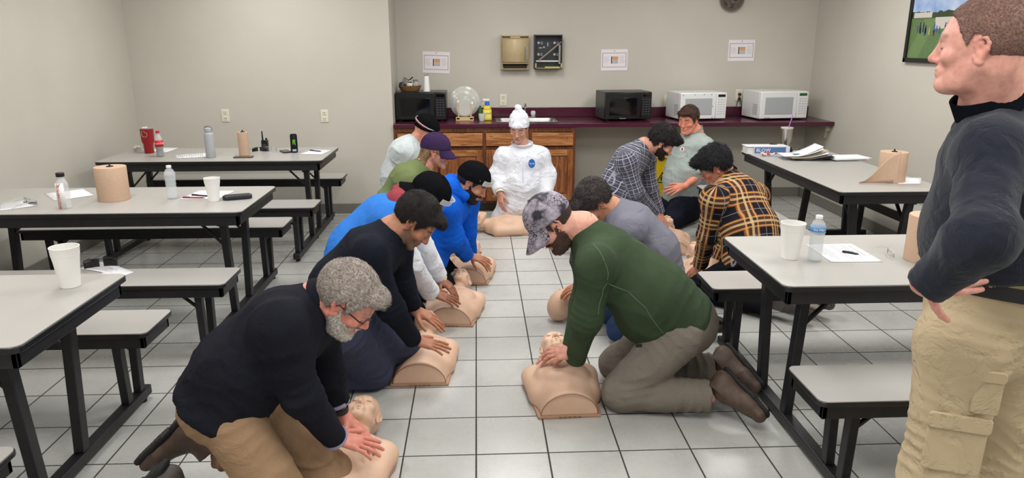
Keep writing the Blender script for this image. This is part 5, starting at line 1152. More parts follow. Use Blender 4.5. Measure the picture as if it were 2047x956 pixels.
# ================= grey-haired man, nearest left
J = joints(nk=K(632, 604, 2.30), ch=K(572, 655, 2.28), wa=K(490, 735, 2.26), pe=K(448, 800, 2.26), sR=K(560, 655, 2.11), sL=K(640, 640, 2.45), eR=K(606, 795, 2.16), wR=K(668, 874, 2.33), eL=K(652, 742, 2.48), wL=K(674, 804, 2.50),
           hR=K(452, 822, 2.17), hL=K(478, 800, 2.37), kR=(-.62, 2.14, .075), kL=(-.56, 2.42, .075), aR=(-1.03, 2.22, .085), aL=(-1.0, 2.50, .16))
o, M = person('person with short grey hair, glasses and black sweater, kneeling nearest on the left', J, (-.8, 2.25, 0), skin=lin((212, 142, 126))[:3], fat=.003, face=(.70, -.10, -.68), up=(.66, -.12, .72), head=K(694, 598, 2.27),
              hands=[dict(w=K(687, 832, 2.51), d=(.78, -.28, -.56), back=(.45, .2, .8), side=1, curl=(.30, .30, .32, .35), spread=.17, thumb=(.75, .62, -.35), arm=J['eL'] * .25 + J['wL'] * .75, arm_r=.027, vox=.0025),
                     dict(w=J['wR'] + A_(.0, .0, .0), d=(.86, .15, -.36), back=(.36, -.25, .88), side=-1, curl=(.15, .16, .2, .25), spread=.13, thumb=(.7, .62, -.1), arm=J['eR'] * .25 + J['wR'] * .75, arm_r=.028, vox=.0025)],
              brow=(.22, .19, .17), vox=.003, red=.45, neck_r=.06)
hg = hair_mat('hair_grey', (118, 106, 100), (180, 170, 162), .6); add_hair(o, M, 'short', .004, .007, hg, vox=.003, amp=.002, curl=.08, front=.004, slen=.012, up=.18, nstr=11000, sw=.0007)
npmesh('beard', [beard_mesh(M, 1., .0035, top=-.045, fat=.003)], hair_mat('beard_grey', (150, 138, 130), (222, 214, 206), .5), o, o.location)
glasses(M, 1., o, FRM, GLS, half=True)
S, N = shirt_field(J, r=(.158, .148, .142), w=1.28, arm=(.066, .060, .046), sh=.074, hem=.015)
sw = garment('sweater', S, N, NAVY, o, vox=.0065, post=fold_post(.008, 7, seed=2., J=J))
nd = unit(M[:3, 3] - J['nk']); ring('collar', J['nk'] - nd * .008, nd, .074, .064, .006, NAVY, o, side=(0, 1, 0)); ring('shirt_collar', J['nk'] - nd * .0, nd, .060, .048, .003, mat('check_collar', (170, 166, 190), .8, var=.3, vs=200), o, side=(0, 1, 0))
for q in 'RL': cuff(o, J, q, .045, mat('check_cuff', (150, 146, 178), .8), 'shirt_cuff', .014)
trousers(J, o, KHAKI, big=1.6, thigh=(.099, .088), shin=(.082, .066), hip=(.15, .132), w=1.2, seed=3., amp=.008, f=6, top=.03)
wd = unit(J['wL'] - J['eL']); wt = ring('wristwatch', J['wL'] + wd * .020, wd, .0315, .022, .004, mat('watch_band', (24, 24, 26), .5), o, side=(1, .2, 0)); obj('watch_face', MB().lathe([(.020, 0), (.021, .006), (.018, .009), (0, .009)], 24, Matrix([[float(v) for v in r] for r in frame(J['wL'] + wd * .031 + unit(A_(.2, -.62, .75)) * .031 - np.array(o.location), (1, .2, 0), (.2, -.62, .75))])), mat('watch_face', (20, 20, 24), .15), wt)
shoe(o, K(392, 878, 2.46), (-.66, -.04, -.62), (-.66, .0, .72), LBR, SOLE, .30, 1.0, 'boot', high=.05); shoe(o, K(345, 985, 2.20), (-.72, -.04, -.58), (-.6, 0, .75), LGR, SOLE, .30, 1.0, 'boot', high=.05)
# ================= young dark-haired man
J = joints(nk=K(783, 462, 3.22), ch=K(738, 510, 3.18), wa=K(684, 570, 3.14), pe=K(672, 645, 3.12), sR=K(738, 508, 3.00), sL=K(792, 500, 3.36), eR=K(782, 618, 3.06), wR=K(826, 680, 3.22), eL=K(806, 570, 3.40), wL=K(828, 614, 3.44),
           hR=K(680, 662, 3.02), hL=K(712, 650, 3.24), kR=KZ(745, 742, .085), kL=(-.37, 3.52, .085), aR=(-.88, 3.22, .08), aL=(-.8, 3.5, .08))
o, M = person('person with short black hair and dark long-sleeved shirt, second in the left row', J, (-.6, 3.2, 0), skin=oliv, face=(.64, -.12, -.75), up=(.74, -.05, .64), head=K(830, 442, 3.24),
              hands=[dict(w=J['wR'], d=(.93, .12, -.30), back=(.28, -.25, .92), side=-1, curl=(.10, .12, .14, .2), spread=.11, thumb=(.72, .62, -.1), arm=J['eR'] * .25 + J['wR'] * .75),
                     dict(w=J['wL'] + A_(0, 0, -.01), d=(.86, -.05, -.50), back=(.42, -.3, .85), side=1, curl=(.16, .18, .2, .24), spread=.10, thumb=(.72, .62, -.15), arm=J['eL'] * .25 + J['wL'] * .75)],
              stub=(.10, .065, .05), st_amt=.75)
add_hair(o, M, 'short', .005, .014, hair_mat('hair_black', (22, 19, 19), (44, 39, 39)), front=.006, amp=.0016, nstr=9000, sw=.0007, up=.22)
S, N = shirt_field(J, r=(.14, .135, .138), w=1.25, arm=(.066, .056, .040), hem=.05); garment('long_sleeved_shirt', S, N, cloth_mat('knit_navy', (25, 28, 38)), o, post=fold_post(.007, 7, seed=5., J=J))
nd = unit(M[:3, 3] - J['nk']); ring('collar', J['nk'] - nd * .008, nd, .063, .016, .005, NAVY, o, side=(0, 1, 0))
trousers(J, o, SLATE, big=1.8, thigh=(.115, .098), shin=(.088, .07), hip=(.15, .138), seed=6., amp=.010, f=6)
shoe(o, J['aR'] + A_(-.04, 0, .0), (-.9, 0, -.3), (-.3, 0, .9), LBR, SOLE); shoe(o, J['aL'] + A_(-.04, 0, 0), (-.9, 0, -.3), (-.3, 0, .9), LBR, SOLE)
p = K(672, 662, 2.98); r_ = thing('two_way_radio', 'black radio clipped at the hip of the man in dark navy', 'radio', tuple(p)); r_.rotation_euler = (.5, -.5, .2); obj('body', MB().prism(rrect(-.028, .028, -.016, .016, .006), -.05, .05), PH, r_, bevel=.004); m = MB()
for a in range(4):
    for b in range(3): m.box(-.018 + b * .014, -.009 + b * .014, -.0175, -.0155, -.035 + a * .014, -.027 + a * .014)
obj('keypad', m, KEY, r_); obj('antenna', MB().tube([(.018, 0, .05), (.018, 0, .12)], .006, 8), PH, r_)
# ================= black cap, maroon hood, white sleeves
J = joints(nk=K(812, 412, 3.88), ch=K(775, 448, 3.86), wa=K(722, 500, 3.84), pe=K(700, 575, 3.82), sR=K(782, 446, 3.70), sL=K(822, 436, 4.02), eR=K(818, 530, 3.76), wR=K(862, 586, 3.98), eL=K(846, 500, 4.04), wL=K(878, 554, 4.14),
           hR=K(705, 590, 3.72), hL=K(725, 580, 3.92), kR=(-.42, 3.9, .08), kL=(-.40, 4.12, .08), aR=(-.85, 3.9, .08), aL=(-.82, 4.1, .08))
o, M = person('person in black backward cap, blue vest with maroon hood and white sleeves', J, (-.6, 3.85, 0), skin=brown, face=(.70, -.15, -.66), up=(.62, -.15, .74), head=K(858, 394, 3.88),
              hands=[dict(w=J['wR'], d=(.90, .1, -.34), back=(.3, -.3, .9), side=-1, curl=(.2, .22, .25, .3), spread=.10, thumb=(.7, .6, -.1), arm=J['eR'] * .3 + J['wR'] * .7, vox=.0033),
                     dict(w=J['wL'] + A_(0, 0, .0), d=(.72, -.25, -.64), back=(.5, -.25, .82), side=1, curl=(.2, .25, .3, .35), spread=.12, thumb=(.7, .6, -.2), arm=J['eL'] * .3 + J['wL'] * .7, vox=.0033)])
BLKF = cloth_mat('beanie_black', (22, 22, 25), .9); add_hair(o, M, 'short', .002, .001, hair_mat('hair_black', (22, 19, 19), (52, 46, 46)), vox=.004, amp=.001, nstr=500, slen=.005, up=.05); c_ = cap_hat(M, 1., o, BLKF, brim=-1, low=(.0, .042), th=.0085, high=.005, wr=.003)
def goggles(o, M, z0=.058, m=GLS):
    g = MB(); g.grid(lambda u, v: (.078 * math.sin((u - .5) * 2.3), .028 + .082 * math.cos((u - .5) * 2.3) + .006, z0 - .014 + .034 * v + .006 * math.cos((u - .5) * 6)), 24, 5)
    e = obj('safety_glasses', shift(local_mesh(g, M), o), mat('goggle_clear', (225, 228, 232), .08, alpha=.55), o, solid=.002); s_ = MB()
    for q in (1, -1): s_.tube([(q * .074, .045, z0), (q * .086, .0, z0 - .008), (q * .084, -.04, z0 - .02)], .003, 6)
    s_.tube([(.078 * math.sin(t), .036 + .082 * math.cos(t), z0 + .020 + .006 * math.cos(t * 2.6)) for t in np.linspace(-1.15, 1.15, 20)], .0022, 6); obj('temple', shift(local_mesh(s_, M), o), mat('frame_clear', (205, 205, 200), .2, alpha=.55), e)
goggles(o, M, .056)
S, N = shirt_field(J, r=(.145, .14, .14), w=1.25, arm=(.075, .066, .048), sh=.075, hem=.05); WHC = cloth_mat('coverall_white', (226, 228, 236), .7, .5, 300, .04)
garment('white_coverall_sleeves', S, N, WHC, o, vox=.008, post=fold_post(.011, 8, seed=8., amp2=.004, J=J))
S, N = shirt_field(J, r=(.175, .172, .170), w=1.24, arm=(.092, .066, .048), sh=.092, hem=.03, sleeves=(.22, .22)); garment('blue_vest', S, N, cloth_mat('vest_blue', (52, 118, 204)), o, vox=.009, post=fold_post(.008, 7, seed=9., J=J))
nd = unit(M[:3, 3] - J['nk']); H = SDF(.03); cN = J['nk'] - nd * .01
for a in np.linspace(-2.3, 2.3, 12):
    Mh = frame(cN, (0, 1, 0), nd); b = a; p = Mh[:3, :3] @ A_(.088 * math.sin(b), -.0 + .0, 0); 
bk = unit(J['wa'] - J['nk']); 
H.cap(J['nk'] + bk * .05 + A_(0, -.09, .085), J['nk'] + bk * .05 + A_(0, .09, .085), .055); H.cap(J['nk'] + bk * .02 + A_(-.0, -.09, .05), J['nk'] + A_(.04, -.085, -.01), .045, .032); H.cap(J['nk'] + bk * .02 + A_(0, .09, .05), J['nk'] + A_(.04, .085, -.01), .045, .032); H.cap(J['nk'] + bk * .12 + A_(0, -.06, .09), J['nk'] + bk * .12 + A_(0, .06, .09), .055)
garment('maroon_hood', H, None, cloth_mat('hood_maroon', (142, 62, 70)), o, vox=.006, post=fold_post(.010, 9, seed=1.))
for q in 'RL': cuff(o, J, q, .040, mat('knit_cream', (222, 214, 180), .9), 'knit_cuff', .045)
trousers(J, o, DARKP, seed=7.); shoe(o, J['aR'], (-.9, 0, -.3), (-.3, 0, .9), LBR, SOLE)
# ================= bright blue hoodie
J = joints(nk=K(912, 384, 4.60), ch=K(888, 412, 4.60), wa=K(868, 462, 4.58), pe=K(848, 520, 4.56), sR=K(888, 416, 4.42), sL=K(930, 408, 4.76), eR=K(905, 474, 4.48), wR=K(934, 510, 4.74), eL=K(932, 465, 4.80), wL=K(940, 508, 4.90),
           hR=K(855, 530, 4.48), hL=K(870, 525, 4.66), kR=(-.22, 4.55, .08), kL=(-.2, 4.8, .08), aR=(-.65, 4.55, .08), aL=(-.62, 4.8, .08))
o, M = person('person in bright blue hoodie and black cap, pressing on a training torso', J, (-.4, 4.6, 0), skin=tan_, face=(.80, -.22, -.56), up=(.52, -.15, .84), head=K(945, 365, 4.60), fat=.006,
              hands=[dict(w=J['wR'], d=(.9, .1, -.3), back=(.3, -.3, .9), side=-1, curl=(.2, .25, .3, .35), arm=J['eR'] * .3 + J['wR'] * .7, vox=.0035), dict(w=J['wL'], d=(.85, -.2, -.45), back=(.4, -.3, .85), side=1, curl=(.3, .3, .3, .3), arm=J['eL'] * .3 + J['wL'] * .7, vox=.0035)])
BR = hair_mat('beard_black', (24, 18, 17), (58, 46, 42)); add_hair(o, M, 'short', .002, .001, BR, vox=.004, amp=.001, nstr=500, slen=.005, up=.05); npmesh('beard', [beard_mesh(M, 1., .003, fat=.006)], BR, o, o.location)
cap_hat(M, 1., o, BLKF, brim=0, low=(.005, .048), th=.0085, high=.005, btn=False, wr=.003); goggles(o, M, .062)
BLU = cloth_mat('fleece_blue', (22, 92, 204), .9, .35); S, N = shirt_field(J, r=(.155, .15, .15), w=1.25, arm=(.08, .07, .05), sh=.078, hem=.05); 
garment('blue_hoodie', S, N, BLU, o, vox=.009, post=fold_post(.012, 7, seed=11., amp2=.003, J=J)); H = SDF(.03); bk = unit(J['wa'] - J['nk'])
H.cap(J['nk'] + bk * .03 + A_(-.02, -.085, .065), J['nk'] + A_(-.02, .085, .065) + bk * .03, .068); H.cap(J['nk'] + A_(-.02, -.085, .03), J['nk'] + A_(.05, -.08, -.01), .045, .035); H.cap(J['nk'] + A_(-.02, .085, .03), J['nk'] + A_(.05, .08, -.01), .045, .035); H.cap(J['nk'] + bk * .1 + A_(0, -.06, .08), J['nk'] + bk * .1 + A_(0, .06, .08), .06)
garment('hood', H, None, BLU, o, vox=.007, post=fold_post(.008, 9, seed=4.)); trousers(J, o, DARKG, seed=12.); shoe(o, J['aR'], (-.9, 0, -.3), (-.3, 0, .9), LBR, SOLE)
# ================= green tee, purple cap
J = joints(nk=K(848, 330, 5.42), ch=K(818, 362, 5.40), wa=K(790, 410, 5.38), pe=K(775, 465, 5.36), sR=K(812, 362, 5.22), sL=K(848, 355, 5.58), eR=K(838, 425, 5.26), wR=K(872, 478, 5.50), eL=K(865, 420, 5.6), wL=K(885, 478, 5.65),
           hR=K(780, 475, 5.28), hL=K(792, 470, 5.46), kR=(-.42, 5.35, .08), kL=(-.4, 5.6, .08), aR=(-.85, 5.35, .08), aL=(-.82, 5.6, .08))
o, M = person('person in olive green t-shirt and purple cap with long brown hair', J, (-.55, 5.4, 0), skin=fair, face=(.93, -.10, -.22), up=(.25, 0, 1), head=K(872, 304, 5.42), neck_r=.055, stub=(.30, .2, .15), st_amt=.5,
              hands=[dict(w=J['wR'], d=(.9, .1, -.3), back=(.3, -.3, .9), side=-1, arm=J['eR'], vox=.004, arm_r=.036), dict(w=J['wL'], d=(.85, -.2, -.45), back=(.4, -.3, .85), side=1, arm=J['eL'], vox=.004, arm_r=.036)])
cap_hat(M, 1., o, cloth_mat('cap_purple', (62, 46, 78), .8), brim=1, low=(.012, .040), th=.010, high=.012, vox=.004)
hr = hair_mat('hair_long_brown', (92, 68, 48), (168, 136, 98), .6); add_hair(o, M, 'short', .004, .001, hr, vox=.004, amp=.001, nstr=1500, slen=.01, up=.05)
H = SDF(.02); g = lambda a, b, c: M[:3, :3] @ A_(a, b, c) + M[:3, 3]
for s_ in (1, -1): H.cap(g(s_ * .055, -.055, -.005), g(s_ * .055, -.075, -.10), .030, .028); H.cap(g(s_ * .055, -.075, -.10), g(s_ * .07, -.155, -.155), .028, .022)
H.cap(g(0, -.085, .0), g(0, -.10, -.11), .035, .032); H.cap(g(0, -.10, -.11), g(0, -.20, -.16), .032, .022); H.cap(g(.05, -.10, -.12), g(.04, -.24, -.17), .026, .010)
npmesh('long_hair', [H.mesh(.005, lambda P, D: D - .005 * vnoise(((P - M[:3, 3]) @ M[:3, :3]) * (70, 30, 30)))], hr, o, o.location); glasses(M, 1., o, FRM, GLS)
S, N = shirt_field(J, r=(.15, .145, .145), w=1.28, arm=(.078, .07, .05), sh=.078, hem=.05, sleeves=(.45, .45)); garment('green_tshirt', S, N, cloth_mat('cotton_olive', (112, 124, 82)), o, vox=.009, post=fold_post(.007, 6, seed=14., J=J)); trousers(J, o, JEAN, seed=15.)
shoe(o, J['aR'], (-.9, 0, -.3), (-.3, 0, .9), LBR, SOLE)
# ================= light grey shirt, striped beanie
J = joints(nk=K(833, 282, 6.12), ch=K(812, 308, 6.10), wa=K(800, 350, 6.08), pe=K(795, 400, 6.06), sR=K(805, 306, 5.94), sL=K(835, 303, 6.28), eR=K(812, 365, 5.98), wR=K(845, 400, 6.12), eL=K(850, 360, 6.3), wL=K(865, 400, 6.3),
           hR=K(798, 412, 5.98), hL=K(808, 410, 6.16), kR=(-.45, 6.0, .08), kL=(-.42, 6.25, .08), aR=(-.88, 6.0, .08), aL=(-.85, 6.25, .08))
o, M = person('person in pale grey shirt and black beanie with red and white stripe', J, (-.6, 6.1, 0), skin=fair, face=(.75, -.35, -.5), up=(.42, -.2, .9), head=K(852, 262, 6.10), fat=.006,
              hands=[dict(w=J['wR'], d=(.9, .1, -.3), back=(.3, -.3, .9), side=-1, arm=J['eR'] * .3 + J['wR'] * .7, vox=.0045)])
be = cap_hat(M, 1., o, BLKF, brim=0, low=(.004, .040), th=.009, high=.008, btn=False, seams=False, wr=.003)
for z0, hh, cc, nm in ((.058, .007, (210, 205, 205), 'white_stripe'), (.050, .008, (150, 40, 50), 'red_stripe')):
    m = MB(); m.grid(lambda u, v: (.0925 * math.cos(2 * PI * u), -.018 + .1125 * math.sin(2 * PI * u) , z0 + hh * v + .0 - .02 * (0)), 48, 1); obj(nm, shift(local_mesh(m, M), o), mat('stripe_' + nm, cc, .9), be, solid=.002)
LG = cloth_mat('shirt_pale', (196, 204, 206), .8, .4, 300, .05); S, N = shirt_field(J, r=(.155, .15, .145), w=1.25, arm=(.078, .068, .05), sh=.078, hem=.05); garment('pale_shirt', S, N, LG, o, vox=.009, post=fold_post(.010, 8, seed=17., J=J))
nd = unit(M[:3, 3] - J['nk']); ring('collar', J['nk'] - nd * .008, nd, .066, .032, .006, LG, o, side=(0, 1, 0)); trousers(J, o, DARKP, seed=18.); shoe(o, J['aR'], (-.9, 0, -.3), (-.3, 0, .9), LBR, SOLE)
# ================= white coverall
J = joints(nk=K(1043, 290, 6.52), ch=K(1045, 322, 6.52), wa=K(1043, 368, 6.50), pe=K(1042, 402, 6.52), sR=K(1008, 313, 6.54), sL=K(1081, 312, 6.54), eR=K(992, 352, 6.54), wR=K(999, 384, 6.40), eL=K(1094, 352, 6.52), wL=K(1092, 392, 6.40),
           hR=K(1024, 408, 6.50), hL=K(1062, 408, 6.50), kR=(.22, 6.52, .08), kL=(.50, 6.52, .08), aR=(.26, 6.92, .08), aL=(.5, 6.92, .08))
o, M = person('person in white coveralls and white hair cover kneeling before the cabinets', J, (.38, 6.55, 0), skin=lin((206, 158, 138))[:3], face=(-.22, -.93, -.36), up=(-.05, -.35, .93), head=K(1037, 257, 6.48), hs=.98, neck_r=.050, lips=(.60, .26, .27), nose=.8, closed=True, vox=.0035, red=.3,
              hands=[dict(w=J['wR'], d=(.10, -.15, -.98), back=(-.75, -.65, .0), side=-1, curl=(.25, .3, .32, .35), spread=.05, arm=J['eR'] * .3 + J['wR'] * .7, vox=.0035, thumb=(.5, .8, -.3)), dict(w=J['wL'], d=(.0, -.15, -.98), back=(.75, -.65, .0), side=1, curl=(.25, .3, .32, .35), spread=.05, arm=J['eL'] * .3 + J['wL'] * .7, vox=.0035)])
add_hair(o, M, 'recede', .001, .001, hair_mat('hair_black', (22, 19, 19), (52, 46, 46)), vox=.004, nstr=300)
S = scalp_field(None, M, .98); g = lambda a, b, c: M[:3, :3] @ (A_(a, b, c)) + M[:3, 3]
S.p = [tuple(list(q[:3]) + [q[3] + .012] + list(q[4:])) for q in S.p]; S.ell(g(0, -.02, .07), A_(.085, .095, .075), None, .03, '+', M); S.p[-1] = S.p[-1][:1] + (g(0, -.03, .07), M[:3, :3], A_(.084, .092, .075)) + S.p[-1][4:]
S.cap(g(.0, -.03, .12), g(.006, -.035, .175), .055, .030, .05); S.ell(g(.006, -.038, .19), A_(.028, .028, .022), None, .012)
def pc(P, D):
    L = ((P - M[:3, 3]) @ M[:3, :3]); r = 1 - np.abs(vnoise(L * (30, 30, 18))); D = D - .008 * (r * r - .5); z = .042 - .45 * np.clip(-L[:, 1], -.1, .1) * .6 - .045 * (L[:, 1] < -10)
    return np.maximum(D, .046 + .35 * np.minimum(L[:, 1], .08) - .028 - L[:, 2])
npmesh('hair_cover', [S.mesh(.004, pc)], WHC, o, o.location)
S, N = shirt_field(J, r=(.165, .150, .140), w=1.24, arm=(.078, .076, .056), sh=.070, hem=None, k=.05)
for q in 'LR': S.cap(J['h' + q], J['k' + q], .12, .095); S.cap(J['k' + q], J['a' + q], .09, .07)
garment('white_coverall', S, N, WHC, o, vox=.009, post=fold_post(.010, 7, seed=21., amp2=.004, stretch=(1, 1, .6), J=J, at='eEwk', big=1.3))
nd = unit(M[:3, 3] - J['nk']); ring('collar', J['nk'] - nd * .012 + A_(0, -.01, 0), A_(0, -.2, 1), .074, .036, .006, WHC, o, flare=.018)
m = MB(); m.tube([(0, 0, .0), (.002, -.008, -.06), (-.002, -.006, -.12), (.003, 0, -.18), (.0, .01, -.24)], .004, 6); z_ = obj('zip_flap', m, WHC, o); z_.location = Vector(tuple(J['ch'] + A_(-.01, -.178, .03))) - o.location
for q in 'RL': cuff(o, J, q, .040, mat('knit_cream', (222, 214, 180), .9), 'knit_cuff', .04)
p = K(1063, 327, 6.34); Lg = MB(); Lg.prism([(.030 * math.cos(a), .040 * math.sin(a)) for a in np.linspace(0, 2 * PI, 24)[:-1]], 0, .004, Matrix.Rotation(PI / 2, 4, 'X')); lg = obj('chest_emblem', Lg, mat('emblem_blue', (30, 104, 190), .5), o); lg.location = Vector(tuple(p)) - o.location
obj('emblem_text', add_text(MB(), 'Tyvek', .020, Matrix.Translation((0, -.0055, 0)) @ Matrix.Rotation(PI / 2, 4, 'X')), mat('label_white', (236, 240, 245), .5), lg)
# ================= camouflage cap, green sweater
J = joints(nk=K(1166, 456, 3.18), ch=K(1212, 520, 3.16), wa=K(1300, 590, 3.14), pe=K(1360, 640, 3.14), sL=K(1192, 532, 2.97), sR=K(1178, 515, 3.34), eL=K(1172, 640, 3.00), wL=K(1152, 712, 3.12), eR=K(1168, 610, 3.34), wR=K(1142, 694, 3.26),
           hL=K(1352, 672, 3.03), hR=K(1352, 650, 3.26), kL=(.66, 3.04, .085), kR=(.70, 3.34, .085), aL=K(1420, 792, 2.95), aR=K(1425, 735, 3.26))
fs = lin((216, 160, 142))[:3]
o, M = person('bearded person in camouflage cap and dark green sweater, kneeling nearest on the right', J, (.9, 3.1, 0), skin=fs, face=(-.64, -.14, -.76), up=(-.74, -.04, .66), head=K(1104, 447, 3.17), fat=.006, vox=.003, neck_r=.064, red=.35,
              hands=[dict(w=J['wL'] + A_(0, .0, .01), d=(-.93, .10, .02), back=(.02, -.5, .86), side=1, curl=(.55, .6, .6, .6), spread=.06, thumb=(.55, .8, -.2), arm=J['eL'] * .3 + J['wL'] * .7, vox=.0028), dict(w=J['wR'], d=(-.92, -.12, -.18), back=(-.25, -.3, .92), side=-1, curl=(.3, .3, .4, .5), spread=.1, arm=J['eR'] * .3 + J['wR'] * .7, vox=.0028, thumb=(.6, .75, -.1))])
bh = hair_mat('hair_dark_brown', (42, 32, 30), (86, 68, 62)); add_hair(o, M, 'short', .003, .001, bh, vox=.003, amp=.001, nstr=3000, slen=.006, up=.08); npmesh('beard', [beard_mesh(M, 1., .006, fat=.006, top=-.042)], hair_mat('beard_brown', (52, 38, 33), (108, 82, 70)), o, o.location)
q = NT('camo_print'); v = q.coord('Object'); vr = q.n('ShaderNodeTexVoronoi', feature='DISTANCE_TO_EDGE', Scale=62.); q.t.links.new(v, vr.inputs['Vector']); cell = q.ramp(vr.outputs['Distance'], [(.03, lin((30, 27, 34))), (.09, lin((150, 142, 156)))])
big = q.ramp(q.noise(v, 13, 3, .6), [(.42, lin((44, 40, 48))), (.50, lin((128, 120, 134))), (.62, lin((178, 170, 184)))]); msk = q.ramp(q.noise(v, 9, 2), [(.46, (0, 0, 0, 1)), (.54, (1, 1, 1, 1))]); q.base(q.mix(msk, big, q.mix(.7, cell, big, 'MULTIPLY') if False else cell)); q.b.inputs['Roughness'].default_value = .85
cap_hat(M, 1., o, q.m, brim=1, low=(.006, .050), th=.010, high=.014, vox=.0035, brim_len=.098)
S, N = shirt_field(J, r=(.170, .175, .155), w=1.22, arm=(.072, .062, .046), sh=.080, hem=.03, belly=((J['wa'] * .6 + J['pe'] * .4) + A_(-.05, 0, -.06), (.16, .16, .13)), k=.05)
q = NT('knit_green'); v = q.coord('Object'); wv = q.n('ShaderNodeTexWave', Scale=160., Distortion=1.); q.t.links.new(v, wv.inputs[0]); q.base(q.ramp(q.noise(v, 6, 4), [(.3, lin((52, 66, 46))), (.7, lin((62, 78, 56)))])); q.b.inputs['Roughness'].default_value = .9; q.b.inputs['Specular IOR Level'].default_value = .2; q.bump(q.math('ADD', q.math('MULTIPLY', wv.outputs[1], .12), q.math('MULTIPLY', q.noise(v, 13, 3), 1.3)), .3, .018); GRN = q.m
sw = garment('green_sweater', S, N, GRN, o, vox=.0065, post=fold_post(.007, 6, seed=24., J=J)); nd = unit(M[:3, 3] - J['nk']); ring('collar', J['nk'] - nd * .02, nd, .072, .02, .005, GRN, o, side=(0, 1, 0)); cuff(o, J, 'L', .046, GRN, 'knit_cuff', .05)
SEAM = mat('seam_green', (86, 104, 80), .9)
def seam(pts, nm='seam', m=SEAM, r=.0022, par=None, T=sw):
    """stitch line laid on the garment's surface: each point is dropped onto it along the viewing-independent surface normal"""
    dg = bpy.context.evaluated_depsgraph_get(); out = []
    me = T.data; from mathutils.bvhtree import BVHTree
    bv = BVHTree.FromPolygons([v.co.copy() for v in me.vertices], [tuple(p.vertices) for p in me.polygons])
    P3 = [Vector(tuple(p)) - o.location for p in pts]
    for a, b in zip(P3[:-1], P3[1:]):
        for i in range(8):
            p = a.lerp(b, i / 8); h = bv.find_nearest(p)
            if h[0]: out.append(tuple(h[0] + h[1] * .0005 * (1 if h[1].dot(p - h[0]) > 0 else -1)))
    mb = MB().tube(out, r, 5); return obj(nm, mb, m, par or T)
seam([K(1172, 440, 2.98), K(1200, 500, 2.9), K(1228, 578, 2.86)]); seam([K(1228, 578, 2.86), K(1215, 615, 2.86), K(1205, 640, 2.9)]); seam([K(1228, 578, 2.88), K(1290, 620, 2.9), K(1335, 685, 2.92)])
tg = obj('hem_tag', MB().box(-.014, .014, -.003, 0, -.008, .008), mat('tag_black', (30, 32, 28), .8), sw); tg.location = Vector(tuple(K(1277, 691, 2.945))) - o.location
GRY = cloth_mat('twill_grey', (124, 117, 108), .9, .3, 500)
trousers(J, o, GRY, big=1.9, thigh=(.118, .092), shin=(.086, .074), hip=(.16, .155), w=1.2, seed=25., amp=.009, f=6.5, top=.10)
a1 = K(1436, 782, 2.93); shoe(o, a1, A_(1.20, 2.73, .02) - a1, (.75, .35, .55), LBR, SOLE, .30, 1., 'shoe', mat('lace_brown', (70, 56, 48), .8)); a2 = K(1438, 728, 3.24); shoe(o, a2, A_(1.27, 3.08, .03) - a2, (.75, .35, .55), LBR, SOLE, .30, 1., 'shoe', mat('lace_brown', (70, 56, 48), .8))
# ================= grey heather shirt, dark hair
J = joints(nk=K(1224, 418, 3.98), ch=K(1262, 452, 3.96), wa=K(1305, 500, 3.94), pe=K(1318, 560, 3.94), sL=K(1258, 462, 3.80), sR=K(1240, 445, 4.14), eL=K(1218, 530, 3.78), wL=K(1180, 570, 3.98), eR=K(1210, 520, 4.2), wR=K(1175, 565, 4.1),
           hL=K(1315, 578, 3.86), hR=K(1325, 568, 4.04), kL=(.80, 3.82, .08), kR=(.80, 4.08, .08), aL=(1.22, 3.82, .08), aR=(1.22, 4.08, .08))
o, M = person('person with dark hair in grey heather shirt behind the green sweater', J, (1.0, 3.95, 0), skin=tan_, face=(-.55, -.12, -.82), up=(-.82, -.1, .52), head=K(1190, 404, 3.98), vox=.0035,
              hands=[dict(w=J['wL'], d=(-.9, .1, -.3), back=(-.3, -.3, .9), side=1, arm=J['eL'] * .3 + J['wL'] * .7, vox=.004), dict(w=J['wR'], d=(-.9, -.1, -.3), back=(-.3, -.3, .9), side=-1, arm=J['eR'] * .3 + J['wR'] * .7, vox=.004)])
add_hair(o, M, 'mop', .007, .012, hair_mat('hair_dark', (26, 22, 23), (74, 66, 66), .5), front=.004, amp=.004, curl=.4, vox=.0035)
HEA = cloth_mat('heather_grey', (116, 116, 128), .9, .3, 700, .1); S, N = shirt_field(J, r=(.15, .145, .142), w=1.25, arm=(.072, .06, .044), sh=.075, hem=.05); garment('grey_shirt', S, N, HEA, o, vox=.008, post=fold_post(.006, 6, seed=27., J=J))
nd = unit(M[:3, 3] - J['nk']); ring('collar', J['nk'] - nd * .012, nd, .064, .016, .005, HEA, o, side=(0, 1, 0)); trousers(J, o, JEAN, seed=28.); shoe(o, J['aL'], (.9, 0, -.3), (.3, 0, .9), LBR, SOLE)
